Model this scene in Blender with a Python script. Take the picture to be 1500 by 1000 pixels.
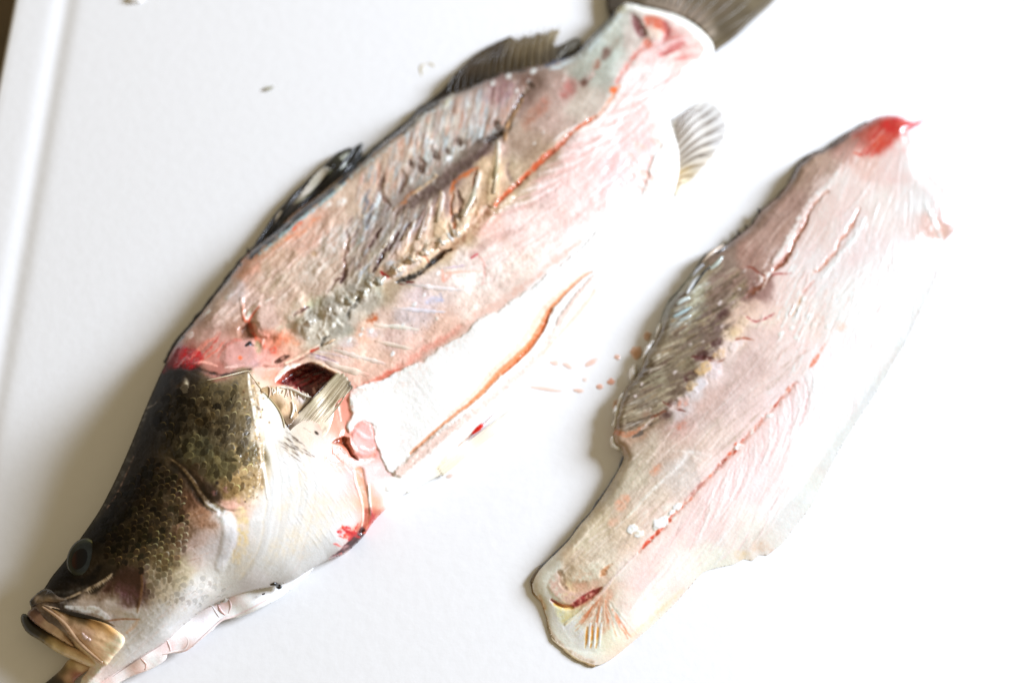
import bpy, bmesh, math, random
import numpy as np
from mathutils import Vector

random.seed(7)
rng = np.random.default_rng(7)
for o in list(bpy.data.objects):
    bpy.data.objects.remove(o)
scene = bpy.context.scene
COL = scene.collection
U = 0.0004                                   # one photo pixel on the board is about 0.4 mm

# ------------------------------------------------------------------ camera, world, light, exposure
LENS, SENSOR = 52.0, 36.0
CAM = np.array([-0.085, -0.300, 0.806])
TGT = np.array([0.0, 0.0, 0.012])
cam_d = bpy.data.cameras.new('camera')
cam_o = bpy.data.objects.new('camera', cam_d)
COL.objects.link(cam_o)
cam_o.location = CAM
cam_q = Vector(TGT - CAM).to_track_quat('-Z', 'Y')
cam_o.rotation_euler = cam_q.to_euler()
cam_d.lens = LENS
cam_d.sensor_width = SENSOR
cam_d.clip_start, cam_d.clip_end = 0.01, 50.0
scene.camera = cam_o
RM = np.array(cam_q.to_matrix())

world = bpy.data.worlds.new('World')
scene.world = world
world.use_nodes = True
wb = world.node_tree.nodes['Background']
wb.inputs[0].default_value = (1.0, 0.81, 0.50, 1)
wb.inputs[1].default_value = 0.36

def area(name, loc, target, sx, sy, power, col):
    d = bpy.data.lights.new(name, 'AREA')
    d.shape = 'RECTANGLE'
    d.size, d.size_y = sx, sy
    d.energy = power
    d.color = col
    o = bpy.data.objects.new(name, d)
    COL.objects.link(o)
    o.location = loc
    o.rotation_euler = (Vector(target) - Vector(loc)).to_track_quat('-Z', 'Z').to_euler()
    return o
area('window_light', (2.50, 0.10, 1.15), (0, 0, 0), 1.05, 0.9, 208.0, (0.78, 0.86, 1.0))

scene.view_settings.view_transform = 'Standard'
scene.view_settings.look = 'None'
scene.view_settings.exposure = 0.0
scene.view_settings.gamma = 1.0
scene.render.resolution_x, scene.render.resolution_y = 1024, 682
try:
    scene.cycles.use_denoising = True
    scene.cycles.max_bounces = 8
except Exception:
    pass

def px(x, y, z=0.0):
    """photo pixel x, y of a point that stands z pixels (0.4 mm each) above the board -> metres"""
    x = np.asarray(x, float); y = np.asarray(y, float); z = np.asarray(z, float) * U
    k = SENSOR / LENS / 1500.0
    d = np.stack([(x - 750) * k, -(y - 500) * k, -np.ones_like(x)], -1) @ RM.T
    t = (z - CAM[2]) / d[..., 2]
    return CAM + d * t[..., None]

fp = px(205., 720., 90.)
cam_d.dof.use_dof = True
cam_d.dof.focus_distance = float(np.dot(fp - CAM, -RM[:, 2]))
cam_d.dof.aperture_fstop = 2.5

# ------------------------------------------------------------------ numeric helpers
def lin(c):
    c = np.clip(np.asarray(c, float) / 255.0, 0, 1)
    return np.where(c <= 0.04045, c / 12.92, ((c + 0.055) / 1.055) ** 2.4)

LIT = 1.14                                   # light level at which paint values read as in the picture
def albedo(c, x=None):
    """picture colour -> surface colour, given how strongly the window lights that side of the board"""
    c = np.asarray(c, float)
    g = c.mean(-1, keepdims=True)
    c = g + (c - g) * 1.02
    k = LIT if x is None else (LIT * (1 + 0.00045 * (np.asarray(x) - 750) + 0.0014 * np.maximum(0, np.asarray(x) - 1080)))[..., None]
    l = lin(c)
    y = (l * np.array([0.30, 0.52, 0.18])).sum(-1, keepdims=True)
    return np.clip(l * np.maximum(y, 1e-4) ** 0.20 / k, 0.003, 0.86)

def sstep(t):
    t = np.clip(t, 0, 1)
    return t * t * (3 - 2 * t)

def hash2(i, j, seed):
    n = (i.astype(np.int64) * 374761393 + j.astype(np.int64) * 668265263 + seed * 974634777) & 0xffffffff
    n = ((n ^ (n >> 13)) * 1274126177) & 0xffffffff
    return ((n ^ (n >> 16)) & 0xffff) / 65535.0

def vnoise(x, y, seed=0):
    xi = np.floor(x); yi = np.floor(y)
    fx = sstep(x - xi); fy = sstep(y - yi)
    a = hash2(xi, yi, seed); b = hash2(xi + 1, yi, seed)
    c = hash2(xi, yi + 1, seed); d = hash2(xi + 1, yi + 1, seed)
    return (a + (b - a) * fx) * (1 - fy) + (c + (d - c) * fx) * fy

def fbm(x, y, scale, seed=0, octv=3, ang=0.0, stretch=1.0):
    ca, sa = math.cos(ang), math.sin(ang)
    u = (x * ca + y * sa) / (scale * stretch)
    v = (-x * sa + y * ca) / scale
    r = 0; amp = 0.5; tot = 0
    for k in range(octv):
        r = r + amp * vnoise(u * 2 ** k + 17.3 * k, v * 2 ** k - 9.1 * k, seed + k)
        tot += amp; amp *= 0.55
    return r / tot * 2 - 1

def curve(pts, step=3.0, closed=False, extra=None):
    """Catmull-Rom through pts, resampled; extra columns are carried along"""
    P = np.asarray(pts, float)
    n = len(P)
    if closed:
        idx = lambda k: P[k % n]
        segs = n
    else:
        idx = lambda k: P[min(max(k, 0), n - 1)]
        segs = n - 1
    out = []
    for k in range(segs):
        p0, p1, p2, p3 = idx(k - 1), idx(k), idx(k + 1), idx(k + 2)
        m = max(1, int(np.linalg.norm((p2 - p1)[:2]) / step))
        t = (np.arange(m) / m)[:, None]
        out.append(0.5 * (2 * p1 + (p2 - p0) * t + (2 * p0 - 5 * p1 + 4 * p2 - p3) * t ** 2
                          + (3 * p1 - p0 - 3 * p2 + p3) * t ** 3))
    if not closed:
        out.append(P[-1:])
    return np.concatenate(out)

def inside(poly, x, y):
    r = np.zeros(x.shape, bool)
    ax, ay = poly[:, 0], poly[:, 1]
    bx, by = np.roll(ax, -1), np.roll(ay, -1)
    for k in range(len(poly)):
        if ay[k] == by[k]:
            continue
        c = (ay[k] > y) != (by[k] > y)
        if not c.any():
            continue
        r ^= c & (x < (bx[k] - ax[k]) * (y - ay[k]) / (by[k] - ay[k]) + ax[k])
    return r

def polydist(poly, x, y, closed=True):
    d = np.full(x.shape, 1e9, np.float32)
    P = poly.astype(np.float32)
    Q = np.roll(P, -1, 0) if closed else P[1:]
    x = x.astype(np.float32); y = y.astype(np.float32)
    for k in range(len(Q)):
        a, b = P[k], Q[k]
        e = b - a
        l2 = float(e @ e) + 1e-9
        t = np.clip(((x - a[0]) * e[0] + (y - a[1]) * e[1]) / l2, 0, 1)
        np.minimum(d, (x - a[0] - t * e[0]) ** 2 + (y - a[1] - t * e[1]) ** 2, out=d)
    return np.sqrt(d)

def bil(A, x, y):
    h, w = A.shape[:2]
    x = np.clip(x, 0, w - 1.001); y = np.clip(y, 0, h - 1.001)
    xi = x.astype(int); yi = y.astype(int)
    fx = x - xi; fy = y - yi
    if A.ndim == 3:
        fx = fx[..., None]; fy = fy[..., None]
    return ((A[yi, xi] * (1 - fx) + A[yi, xi + 1] * fx) * (1 - fy)
            + (A[yi + 1, xi] * (1 - fx) + A[yi + 1, xi + 1] * fx) * fy)

class Canvas:
    """the surface of one sculpted piece: height (H) and skin or flesh colour (C), one cell per photo pixel"""
    def __init__(s, x0, y0, x1, y1, outline, step=8.0):
        s.x0, s.y0 = x0, y0
        s.w, s.h = x1 - x0 + 1, y1 - y0 + 1
        s.X, s.Y = np.meshgrid(np.arange(x0, x1 + 1, dtype=float), np.arange(y0, y1 + 1, dtype=float))
        s.C = np.zeros((s.h, s.w, 3)); s.H = np.zeros((s.h, s.w)); s.R = np.full((s.h, s.w), 0.36)
        s.out = curve(outline, step, True)
        s.N = fbm(s.X, s.Y, 5.0, 88, 3) * 1.4
        k = 3
        gx, gy = np.meshgrid(np.arange(x0, x1 + 4, k, dtype=float), np.arange(y0, y1 + 4, k, dtype=float))
        d = polydist(s.out, gx, gy)
        d = np.where(inside(s.out, gx, gy), d, -d)
        s.S = bil(d, (s.X - x0) / k, (s.Y - y0) / k)
    def at(s, A, x, y):
        return bil(A, np.asarray(x, float) - s.x0, np.asarray(y, float) - s.y0)
    def field(s, pts, power=4.0, warp=0.0, seed=5, ws=40, smooth=12.0):
        P = np.asarray(pts, float)
        k = 4
        gx, gy = np.meshgrid(np.arange(s.x0, s.x0 + s.w + k, k, dtype=float), np.arange(s.y0, s.y0 + s.h + k, k, dtype=float))
        if warp:
            gx2 = gx + warp * fbm(gx, gy, ws, seed); gy2 = gy + warp * fbm(gx, gy, ws, seed + 50)
        else:
            gx2, gy2 = gx, gy
        num = 0; den = 0
        for p in P:
            w = 1.0 / ((gx2 - p[0]) ** 2 + (gy2 - p[1]) ** 2 + smooth ** 2) ** (power / 2)
            num = num + w[..., None] * p[2:]
            den = den + w
        F = num / den[..., None]
        F = bil(F, (s.X - s.x0) / k, (s.Y - s.y0) / k)
        return F if F.shape[-1] > 1 else F[..., 0]
    def spline(s, pts, lam=4.0):
        """smooth thin-plate surface through scattered samples"""
        P = np.asarray(pts, float)
        c = P[:, :2].mean(0); q = (P[:, :2] - c) / 300.0
        n = len(P)
        def ph(r2):
            return r2 * np.log(r2 + 1e-12)
        K = ph(((q[:, None] - q[None]) ** 2).sum(-1)) + np.eye(n) * lam * 1e-2
        A = np.zeros((n + 3, n + 3)); A[:n, :n] = K; A[:n, n] = 1; A[:n, n + 1:] = q; A[n, :n] = 1; A[n + 1:, :n] = q.T
        b = np.zeros((n + 3,)); b[:n] = P[:, 2]
        w = np.linalg.solve(A, b)
        k = 4
        gx, gy = np.meshgrid(np.arange(s.x0, s.x0 + s.w + k, k, dtype=float), np.arange(s.y0, s.y0 + s.h + k, k, dtype=float))
        ux, uy = (gx - c[0]) / 300.0, (gy - c[1]) / 300.0
        r = w[n] + w[n + 1] * ux + w[n + 2] * uy
        for j in range(n):
            r = r + w[j] * ph((ux - q[j, 0]) ** 2 + (uy - q[j, 1]) ** 2)
        return np.clip(bil(r, (s.X - s.x0) / k, (s.Y - s.y0) / k), P[:, 2].min() * .8, P[:, 2].max() * 1.05)
    def _win(s, P, m):
        xa = int(max(0, P[:, 0].min() - m - s.x0)); xb = int(min(s.w, P[:, 0].max() + m - s.x0 + 2))
        ya = int(max(0, P[:, 1].min() - m - s.y0)); yb = int(min(s.h, P[:, 1].max() + m - s.y0 + 2))
        return xa, xb, ya, yb
    nz = 0.9
    def blend(s, sl, m, col, alpha, dh, rough):
        if col is not None:
            a = (m * np.clip(alpha * (1 + s.N[sl] * s.nz), 0, 1))[..., None]
            s.C[sl] = s.C[sl] * (1 - a) + np.asarray(col, float) * a
        if dh:
            s.H[sl] += dh * m
        if rough is not None:
            s.R[sl] = s.R[sl] * (1 - m) + rough * m
    def stroke(s, pts, w, col=None, a=1.0, soft=1.5, dh=0.0, rough=None, jit=0.0, js=9.0, clip=None, taper=False):
        P = curve(pts, 4.0)
        n = len(P)
        W = np.interp(np.linspace(0, 1, n), np.linspace(0, 1, len(w)), w) if hasattr(w, '__len__') else np.full(n, float(w))
        if taper:
            W = W * np.sin(np.linspace(0.04, 0.96, n) * math.pi) ** 0.6
        mm = W.max() + soft + abs(jit) + 2
        xa, xb, ya, yb = s._win(P, mm)
        if xa >= xb or ya >= yb:
            return
        M = np.zeros((yb - ya, xb - xa))
        X = s.X[ya:yb, xa:xb]; Y = s.Y[ya:yb, xa:xb]
        if jit:
            sd = int(abs(P[0, 0] * 7 + P[0, 1] * 3)) % 997
            X, Y = X + jit * 1.5 * fbm(X, Y, js, sd, 3), Y + jit * 1.5 * fbm(X, Y, js, sd + 31, 3)
        for k in range(n - 1):
            a0, b0 = P[k], P[k + 1]
            x1 = int(max(0, min(a0[0], b0[0]) - mm - s.x0 - xa)); x2 = int(max(a0[0], b0[0]) + mm - s.x0 - xa + 2)
            y1 = int(max(0, min(a0[1], b0[1]) - mm - s.y0 - ya)); y2 = int(max(a0[1], b0[1]) + mm - s.y0 - ya + 2)
            if x2 <= 0 or y2 <= 0:
                continue
            xs = X[y1:y2, x1:x2]; ys = Y[y1:y2, x1:x2]
            if xs.size == 0:
                continue
            e = b0 - a0; l2 = e @ e + 1e-9
            t = np.clip(((xs - a0[0]) * e[0] + (ys - a0[1]) * e[1]) / l2, 0, 1)
            d = np.hypot(xs - a0[0] - t * e[0], ys - a0[1] - t * e[1])
            m = sstep((W[k] + (W[k + 1] - W[k]) * t - d) / soft + 0.5)
            M[y1:y2, x1:x2] = np.maximum(M[y1:y2, x1:x2], m)
        sl = (slice(ya, yb), slice(xa, xb))
        if clip is not None:
            M = M * clip[sl]
        s.blend(sl, M, col, a, dh, rough)
    def mask(s, poly, soft=2.0, jit=0.0, js=12.0):
        P = curve(poly, 5.0, True)
        M = np.zeros((s.h, s.w))
        xa, xb, ya, yb = s._win(P, soft + abs(jit) + 2)
        if xa >= xb or ya >= yb:
            return M
        X = s.X[ya:yb, xa:xb]; Y = s.Y[ya:yb, xa:xb]
        if jit:
            sd = int(abs(P[0, 0] * 5 + P[0, 1])) % 991
            X, Y = X + jit * fbm(X, Y, js, sd, 3), Y + jit * fbm(X, Y, js, sd + 77, 3)
        d = polydist(P, X, Y)
        d = np.where(inside(P, X, Y), d, -d)
        M[ya:yb, xa:xb] = sstep(d / soft + 0.5)
        return M
    def fill(s, poly, col=None, a=1.0, soft=2.0, dh=0.0, rough=None, jit=0.0, js=12.0):
        M = s.mask(poly, soft, jit, js)
        s.blend((slice(None), slice(None)), M, col, a, dh, rough)
        return M
    def dab(s, x, y, r, col=None, a=1.0, soft=None, dh=0.0, rough=None, sq=1.0, ang=0.0, jit=0.0):
        soft = r if soft is None else soft
        R = r * max(sq, 1) + soft + jit + 2
        xa, xb, ya, yb = s._win(np.array([[x, y]]), R)
        if xa >= xb or ya >= yb:
            return
        X = s.X[ya:yb, xa:xb] - x; Y = s.Y[ya:yb, xa:xb] - y
        ca, sa = math.cos(ang), math.sin(ang)
        q = np.hypot((X * ca + Y * sa) / sq, -X * sa + Y * ca)
        if jit:
            q = q + jit * fbm(X + x, Y + y, max(3.0, r * 0.7), int(x + y) % 97, 2)
        s.blend((slice(ya, yb), slice(xa, xb)), sstep((r - q) / soft + 0.5), col, a, dh, rough)
    def fibres(s, poly, n, ang, length, width, cols, a=0.5, dh=0.0, spread=0.08, bend=0.0, soft=1.2, edge=8.0, rough=None):
        """short strands of muscle along a direction (degrees, image axes), inside poly"""
        M = s.mask(poly, edge)
        P = np.asarray(poly, float)
        k = 0; tries = 0
        while k < n and tries < n * 12:
            tries += 1
            x = random.uniform(P[:, 0].min(), P[:, 0].max()); y = random.uniform(P[:, 1].min(), P[:, 1].max())
            iy, ix = int(y - s.y0), int(x - s.x0)
            if not (0 <= iy < s.h and 0 <= ix < s.w) or M[iy, ix] < 0.4:
                continue
            an = (ang(x, y) if callable(ang) else ang)
            an = math.radians(an) + random.gauss(0, spread)
            L = length * random.uniform(0.5, 1.3) / 2
            dx, dy = math.cos(an), math.sin(an)
            b = bend * random.uniform(0.3, 1.2)
            pts = [(x - dx * L, y - dy * L), (x - dy * b, y + dx * b), (x + dx * L, y + dy * L)]
            c = cols[random.randrange(len(cols))]
            s.stroke(pts, width * random.uniform(0.6, 1.4), c, a * random.uniform(0.5, 1.2), soft,
                     dh * random.choice((-1, 1)) * random.uniform(0.4, 1.2), rough, clip=M, taper=True)
            k += 1
    def mottle(s, amp, scale, seed, ang=0.0, stretch=1.0, M=None, dh=0.0, tint=(1, 1, 1)):
        n = fbm(s.X, s.Y, scale, seed, 3, ang, stretch)
        m = 1.0 if M is None else M
        s.C += (n * amp * m)[..., None] * np.asarray(tint, float)
        if dh:
            s.H += n * dh * m

# ------------------------------------------------------------------ mesh helpers
def new_mesh(name, V, polys, colr=None, rough=None, mat=None, parent=None, smooth=True):
    """polys: list of integer arrays, each (n, 3) or (n, 4)"""
    me = bpy.data.meshes.new(name)
    V = np.asarray(V, np.float32)
    me.vertices.add(len(V)); me.vertices.foreach_set('co', V.ravel())
    polys = [np.asarray(p, np.int32) for p in polys if len(p)]
    nl = sum(p.size for p in polys); npoly = sum(len(p) for p in polys)
    me.loops.add(nl); me.polygons.add(npoly)
    me.loops.foreach_set('vertex_index', np.concatenate([p.ravel() for p in polys]))
    st = []; base = 0
    for p in polys:
        st.append(base + np.arange(len(p)) * p.shape[1]); base += p.size
    me.polygons.foreach_set('loop_start', np.concatenate(st).astype(np.int32))
    me.polygons.foreach_set('use_smooth', np.full(npoly, smooth))
    me.update(calc_edges=True)
    me.validate()
    if colr is not None:
        c = np.asarray(colr, float)
        if c.ndim == 1:
            c = np.repeat(c[None], len(V), 0)
        ca = me.color_attributes.new('Col', 'FLOAT_COLOR', 'POINT')
        ca.data.foreach_set('color', np.concatenate([c, np.ones((len(V), 1))], 1).astype(np.float32).ravel())
        r = np.full(len(V), 0.36) if rough is None else np.broadcast_to(np.asarray(rough, float), (len(V),))
        ra = me.attributes.new('Rough', 'FLOAT', 'POINT')
        ra.data.foreach_set('value', np.ascontiguousarray(r, np.float32))
    ob = bpy.data.objects.new(name, me)
    COL.objects.link(ob)
    if mat:
        me.materials.append(mat)
    if parent:
        ob.parent = parent
    return ob

def lattice(sd, bb, s):
    x0, y0, x1, y1 = bb
    dy = s * 0.8660254
    ni = int((x1 - x0) / s) + 2; nj = int((y1 - y0) / dy) + 2
    J, I = np.meshgrid(np.arange(nj), np.arange(ni), indexing='ij')
    X = x0 + I * s + (J % 2) * s * 0.5; Y = y0 + J * dy
    X = X.ravel().astype(float); Y = Y.ravel().astype(float)
    D = sd(X, Y)
    near = (D > -0.8 * s) & (D < 0.42 * s)
    for _ in range(2):
        xs, ys = X[near], Y[near]
        e = 0.7
        d = sd(xs, ys)
        gx = (sd(xs + e, ys) - sd(xs - e, ys)) / (2 * e); gy = (sd(xs, ys + e) - sd(xs, ys - e)) / (2 * e)
        l = np.maximum(np.hypot(gx, gy), 0.5)
        X[near] = xs - d * gx / l ** 2; Y[near] = ys - d * gy / l ** 2
    ok = (D > 0) | near
    idx = np.arange(ni * nj).reshape(nj, ni)
    T = []
    for par in (0, 1):
        a = idx[par:-1:2, :-1]; b = idx[par:-1:2, 1:]
        c = idx[par + 1::2, :-1][:a.shape[0]]; d = idx[par + 1::2, 1:][:a.shape[0]]
        if par == 0:
            T += [np.stack([a, c, b], -1).reshape(-1, 3), np.stack([b, c, d], -1).reshape(-1, 3)]
        else:
            T += [np.stack([a, c, d], -1).reshape(-1, 3), np.stack([a, d, b], -1).reshape(-1, 3)]
    T = np.concatenate(T)
    T = T[ok[T].all(1)]
    used = np.zeros(len(X), bool); used[T.ravel()] = True
    re = np.cumsum(used) - 1
    return X[used], Y[used], re[T], D[used]

def rim_edges(T):
    E = np.concatenate([T[:, [0, 1]], T[:, [1, 2]], T[:, [2, 0]]])
    N = int(E.max()) + 1
    key = E[:, 0].astype(np.int64) * N + E[:, 1]; rev = E[:, 1].astype(np.int64) * N + E[:, 0]
    return E[~np.isin(key, rev)]

def sdf_of(poly):
    def f(x, y):
        d = polydist(poly, x, y)
        return np.where(inside(poly, x, y), d, -d)
    return f

def solid(name, cv, Z, s, mat, parent, zeq):
    """a sculpted solid that lies on the board: canvas cv, top height map Z, rim height map zeq"""
    sd = lambda x, y: cv.at(cv.S, x, y)
    X, Y, T, D = lattice(sd, (cv.out[:, 0].min() - 4, cv.out[:, 1].min() - 4, cv.out[:, 0].max() + 4, cv.out[:, 1].max() + 4), s)
    z = cv.at(Z, X, Y)
    c = albedo(cv.at(cv.C, X, Y), X); r = cv.at(cv.R, X, Y)
    E = rim_edges(T)
    b = np.unique(E)
    pos = -np.ones(len(X), int); pos[b] = np.arange(len(b))
    e = 1.5
    gx = sd(X[b] + e, Y[b]) - sd(X[b] - e, Y[b]); gy = sd(X[b], Y[b] + e) - sd(X[b], Y[b] - e)
    l = np.maximum(np.hypot(gx, gy), 0.3); gx /= l; gy /= l
    q = cv.at(zeq, X[b], Y[b])
    top = px(X, Y, z)
    base = px(X[b], Y[b], q)
    inn = px(X[b] + gx, Y[b] + gy, q) - base; inn /= np.linalg.norm(inn, axis=1)[:, None]
    rings = []
    for fz, fi in ((0.62, 0.06), (0.3, 0.2), (0.0, 0.42)):
        v = base + inn * (np.maximum(q - 3, 0) * U * fi)[:, None]
        v[:, 2] = np.maximum(q * fz, 0.4) * U
        rings.append(v)
    n = len(X); m = len(b)
    V = np.concatenate([top] + rings)
    polys = [T]
    pa = E[:, 0]; pb = E[:, 1]
    prev = (pa, pb)
    for k in range(3):
        na = n + k * m + pos[pa]; nb = n + k * m + pos[pb]
        f = np.stack([prev[1], prev[0], na, nb], -1)
        polys.append(f[(q[pos[pa]] > 2) | (q[pos[pb]] > 2)])
        prev = (na, nb)
    cc = np.concatenate([c, np.tile(c[b], (3, 1))]); rr = np.concatenate([r, np.tile(r[b], 3)])
    return new_mesh(name, V, polys, cc, rr, mat, parent)

def sheet(name, poly, zf, thick, colf, s=1.6, mat=None, parent=None, step=3.0, rough=0.36, edge=3.0, jit=0.0, floor=0.6):
    """a thin piece with thickness: zf(x, y) its top height in pixels, colf colour or colour function"""
    P = curve(poly, step, True)
    if jit:
        P = P + np.stack([fbm(P[:, 0], P[:, 1], 7.0, 3), fbm(P[:, 0], P[:, 1], 7.0, 9)], -1) * jit
    sd = sdf_of(P)
    X, Y, T, D = lattice(sd, (P[:, 0].min() - 3, P[:, 1].min() - 3, P[:, 0].max() + 3, P[:, 1].max() + 3), s)
    D = np.maximum(sd(X, Y), 0)
    t = np.clip(D / edge, 0, 1)
    zt = zf(X, Y)
    top = zt - thick * 0.5 * (1 - np.sqrt(1 - (1 - t) ** 2))
    bot = np.maximum(zt - thick * (1.0 - 0.3 * (1 - t)), floor)
    top = np.maximum(top, bot + 0.15)
    c = colf(X, Y) if callable(colf) else np.tile(np.asarray(colf, float), (len(X), 1))
    E = rim_edges(T)
    n = len(X)
    V = np.concatenate([px(X, Y, top), px(X, Y, bot)])
    polys = [T, T[:, ::-1] + n, np.stack([E[:, 1], E[:, 0], E[:, 0] + n, E[:, 1] + n], -1)]
    return new_mesh(name, V, polys, np.tile(albedo(c, X), (2, 1)), rough, mat, parent)

def tube(name, pts, r, z, col, mat, parent, ns=8, step=4.0, rough=0.33, flat=1.0, wob=0.0):
    """a tapering strand through photo points; r radius and z centre height, in pixels, may be lists"""
    n0 = len(pts)
    R = np.interp(np.linspace(0, 1, n0), np.linspace(0, 1, len(r)), r) if hasattr(r, '__len__') else np.full(n0, float(r))
    if callable(z):
        Zs = z(np.array([p[0] for p in pts], float), np.array([p[1] for p in pts], float))
    else:
        Zs = np.interp(np.linspace(0, 1, n0), np.linspace(0, 1, len(z)), z) if hasattr(z, '__len__') else np.full(n0, float(z))
    Q = curve(np.column_stack([np.asarray(pts, float), R, Zs]), step)
    if callable(z):
        Q[:, 3] = z(Q[:, 0], Q[:, 1])
    if wob:
        Q[:, 2] *= 1 + wob * fbm(Q[:, 0], Q[:, 1], 6.0, 4, 2)
    C = px(Q[:, 0], Q[:, 1], Q[:, 3])
    rr = np.maximum(Q[:, 2], 0.12) * U
    Tn = np.gradient(C, axis=0); Tn /= np.linalg.norm(Tn, axis=1)[:, None] + 1e-12
    up = np.array([0, 0, 1.0])
    S = np.cross(Tn, up); S /= np.linalg.norm(S, axis=1)[:, None] + 1e-12
    W = np.cross(S, Tn)
    V = []
    for k in range(ns):
        a = 2 * math.pi * k / ns
        V.append(C + S * (rr * math.cos(a))[:, None] + W * (rr * flat * math.sin(a))[:, None])
    V = np.stack(V, 1).reshape(-1, 3)
    m = len(C)
    V = np.concatenate([V, C[:1] - Tn[:1] * rr[0] * 0.6, C[-1:] + Tn[-1:] * rr[-1] * 0.6])
    q = []; t = []
    for i in range(m - 1):
        for k in range(ns):
            k2 = (k + 1) % ns
            q.append((i * ns + k, i * ns + k2, (i + 1) * ns + k2, (i + 1) * ns + k))
    for k in range(ns):
        k2 = (k + 1) % ns
        t.append((k2, k, m * ns)); t.append(((m - 1) * ns + k, (m - 1) * ns + k2, m * ns + 1))
    c = np.asarray(col, float)
    if c.ndim == 2:
        cc = np.stack([np.interp(np.linspace(0, 1, m), np.linspace(0, 1, len(c)), c[:, k]) for k in range(3)], -1)
        cc = np.concatenate([np.repeat(cc, ns, 0), cc[:1], cc[-1:]])
    else:
        cc = np.tile(c, (len(V), 1))
    cc = cc + 10 * fbm(V[:, 0] / U, V[:, 1] / U, 5.0, 8, 2)[:, None]
    return new_mesh(name, V, [np.array(q), np.array(t)], albedo(cc), rough, mat, parent)

def empty(name, loc, label, cat, group=None):
    o = bpy.data.objects.new(name, None)
    o.empty_display_size = 0.02
    COL.objects.link(o)
    o.location = loc
    o['label'] = label; o['category'] = cat
    if group:
        o['group'] = group
    return o

def tag(o, label, cat, group=None, kind=None):
    if label:
        o['label'] = label
    if cat:
        o['category'] = cat
    if group:
        o['group'] = group
    if kind:
        o['kind'] = kind
    return o

# ------------------------------------------------------------------ materials
def material(name, sss=0.0, sss_scale=0.0025, coat=0.0, coat_rough=0.12, bump=0.0, bscale=900.0, var=0.06, spec=0.5,
             trans=0.0, alpha=1.0, metal=0.0, base=None, rough=None, bump2=0.0, bscale2=250.0):
    m = bpy.data.materials.new(name)
    m.use_nodes = True
    nt = m.node_tree
    bs = nt.nodes['Principled BSDF']
    tc = nt.nodes.new('ShaderNodeTexCoord')
    nz = nt.nodes.new('ShaderNodeTexNoise')
    nz.inputs['Scale'].default_value = bscale
    nz.inputs['Detail'].default_value = 3.0
    nt.links.new(tc.outputs['Object'], nz.inputs['Vector'])
    if base is None:
        at = nt.nodes.new('ShaderNodeAttribute'); at.attribute_name = 'Col'
        src = at.outputs['Color']
        rt = nt.nodes.new('ShaderNodeAttribute'); rt.attribute_name = 'Rough'
        nt.links.new(rt.outputs['Fac'], bs.inputs['Roughness'])
        cm = nt.nodes.new('ShaderNodeMapRange')
        cm.inputs['From Min'].default_value = 0.2; cm.inputs['From Max'].default_value = 0.5
        cm.inputs['To Min'].default_value = coat; cm.inputs['To Max'].default_value = 0.0
        nt.links.new(rt.outputs['Fac'], cm.inputs['Value'])
        nt.links.new(cm.outputs['Result'], bs.inputs['Coat Weight'])
    else:
        rgb = nt.nodes.new('ShaderNodeRGB'); rgb.outputs[0].default_value = (*base, 1)
        src = rgb.outputs[0]
        bs.inputs['Roughness'].default_value = rough
    if var:
        mr = nt.nodes.new('ShaderNodeMapRange')
        mr.inputs['From Min'].default_value = 0.25; mr.inputs['From Max'].default_value = 0.75
        mr.inputs['To Min'].default_value = 1 - var; mr.inputs['To Max'].default_value = 1 + var
        nt.links.new(nz.outputs['Fac'], mr.inputs['Value'])
        mx = nt.nodes.new('ShaderNodeVectorMath'); mx.operation = 'SCALE'
        nt.links.new(src, mx.inputs[0]); nt.links.new(mr.outputs['Result'], mx.inputs['Scale'])
        src = mx.outputs['Vector']
    nt.links.new(src, bs.inputs['Base Color'])
    bs.inputs['Specular IOR Level'].default_value = spec
    if base is None:
        sm = nt.nodes.new('ShaderNodeMapRange')
        sm.inputs['From Min'].default_value = 0.25; sm.inputs['From Max'].default_value = 0.55
        sm.inputs['To Min'].default_value = spec; sm.inputs['To Max'].default_value = 0.12
        nt.links.new(rt.outputs['Fac'], sm.inputs['Value'])
        nt.links.new(sm.outputs['Result'], bs.inputs['Specular IOR Level'])
    bs.inputs['Metallic'].default_value = metal
    bs.inputs['Subsurface Weight'].default_value = sss
    bs.inputs['Subsurface Scale'].default_value = sss_scale
    bs.inputs['Subsurface Radius'].default_value = (1.0, 0.6, 0.45)
    bs.inputs['Coat Weight'].default_value = coat
    bs.inputs['Coat Roughness'].default_value = coat_rough
    bs.inputs['Transmission Weight'].default_value = trans
    bs.inputs['Alpha'].default_value = alpha
    nrm = None
    for st, sc in ((bump, bscale), (bump2, bscale2)):
        if not st:
            continue
        n2 = nt.nodes.new('ShaderNodeTexNoise'); n2.inputs['Scale'].default_value = sc; n2.inputs['Detail'].default_value = 3.0
        nt.links.new(tc.outputs['Object'], n2.inputs['Vector'])
        bp = nt.nodes.new('ShaderNodeBump'); bp.inputs['Strength'].default_value = st; bp.inputs['Distance'].default_value = 0.4 / sc
        nt.links.new(n2.outputs['Fac'], bp.inputs['Height'])
        if nrm:
            nt.links.new(nrm, bp.inputs['Normal'])
        nrm = bp.outputs['Normal']
    if nrm:
        nt.links.new(nrm, bs.inputs['Normal'])
        nt.links.new(nrm, bs.inputs['Coat Normal'])
    return m

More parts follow.
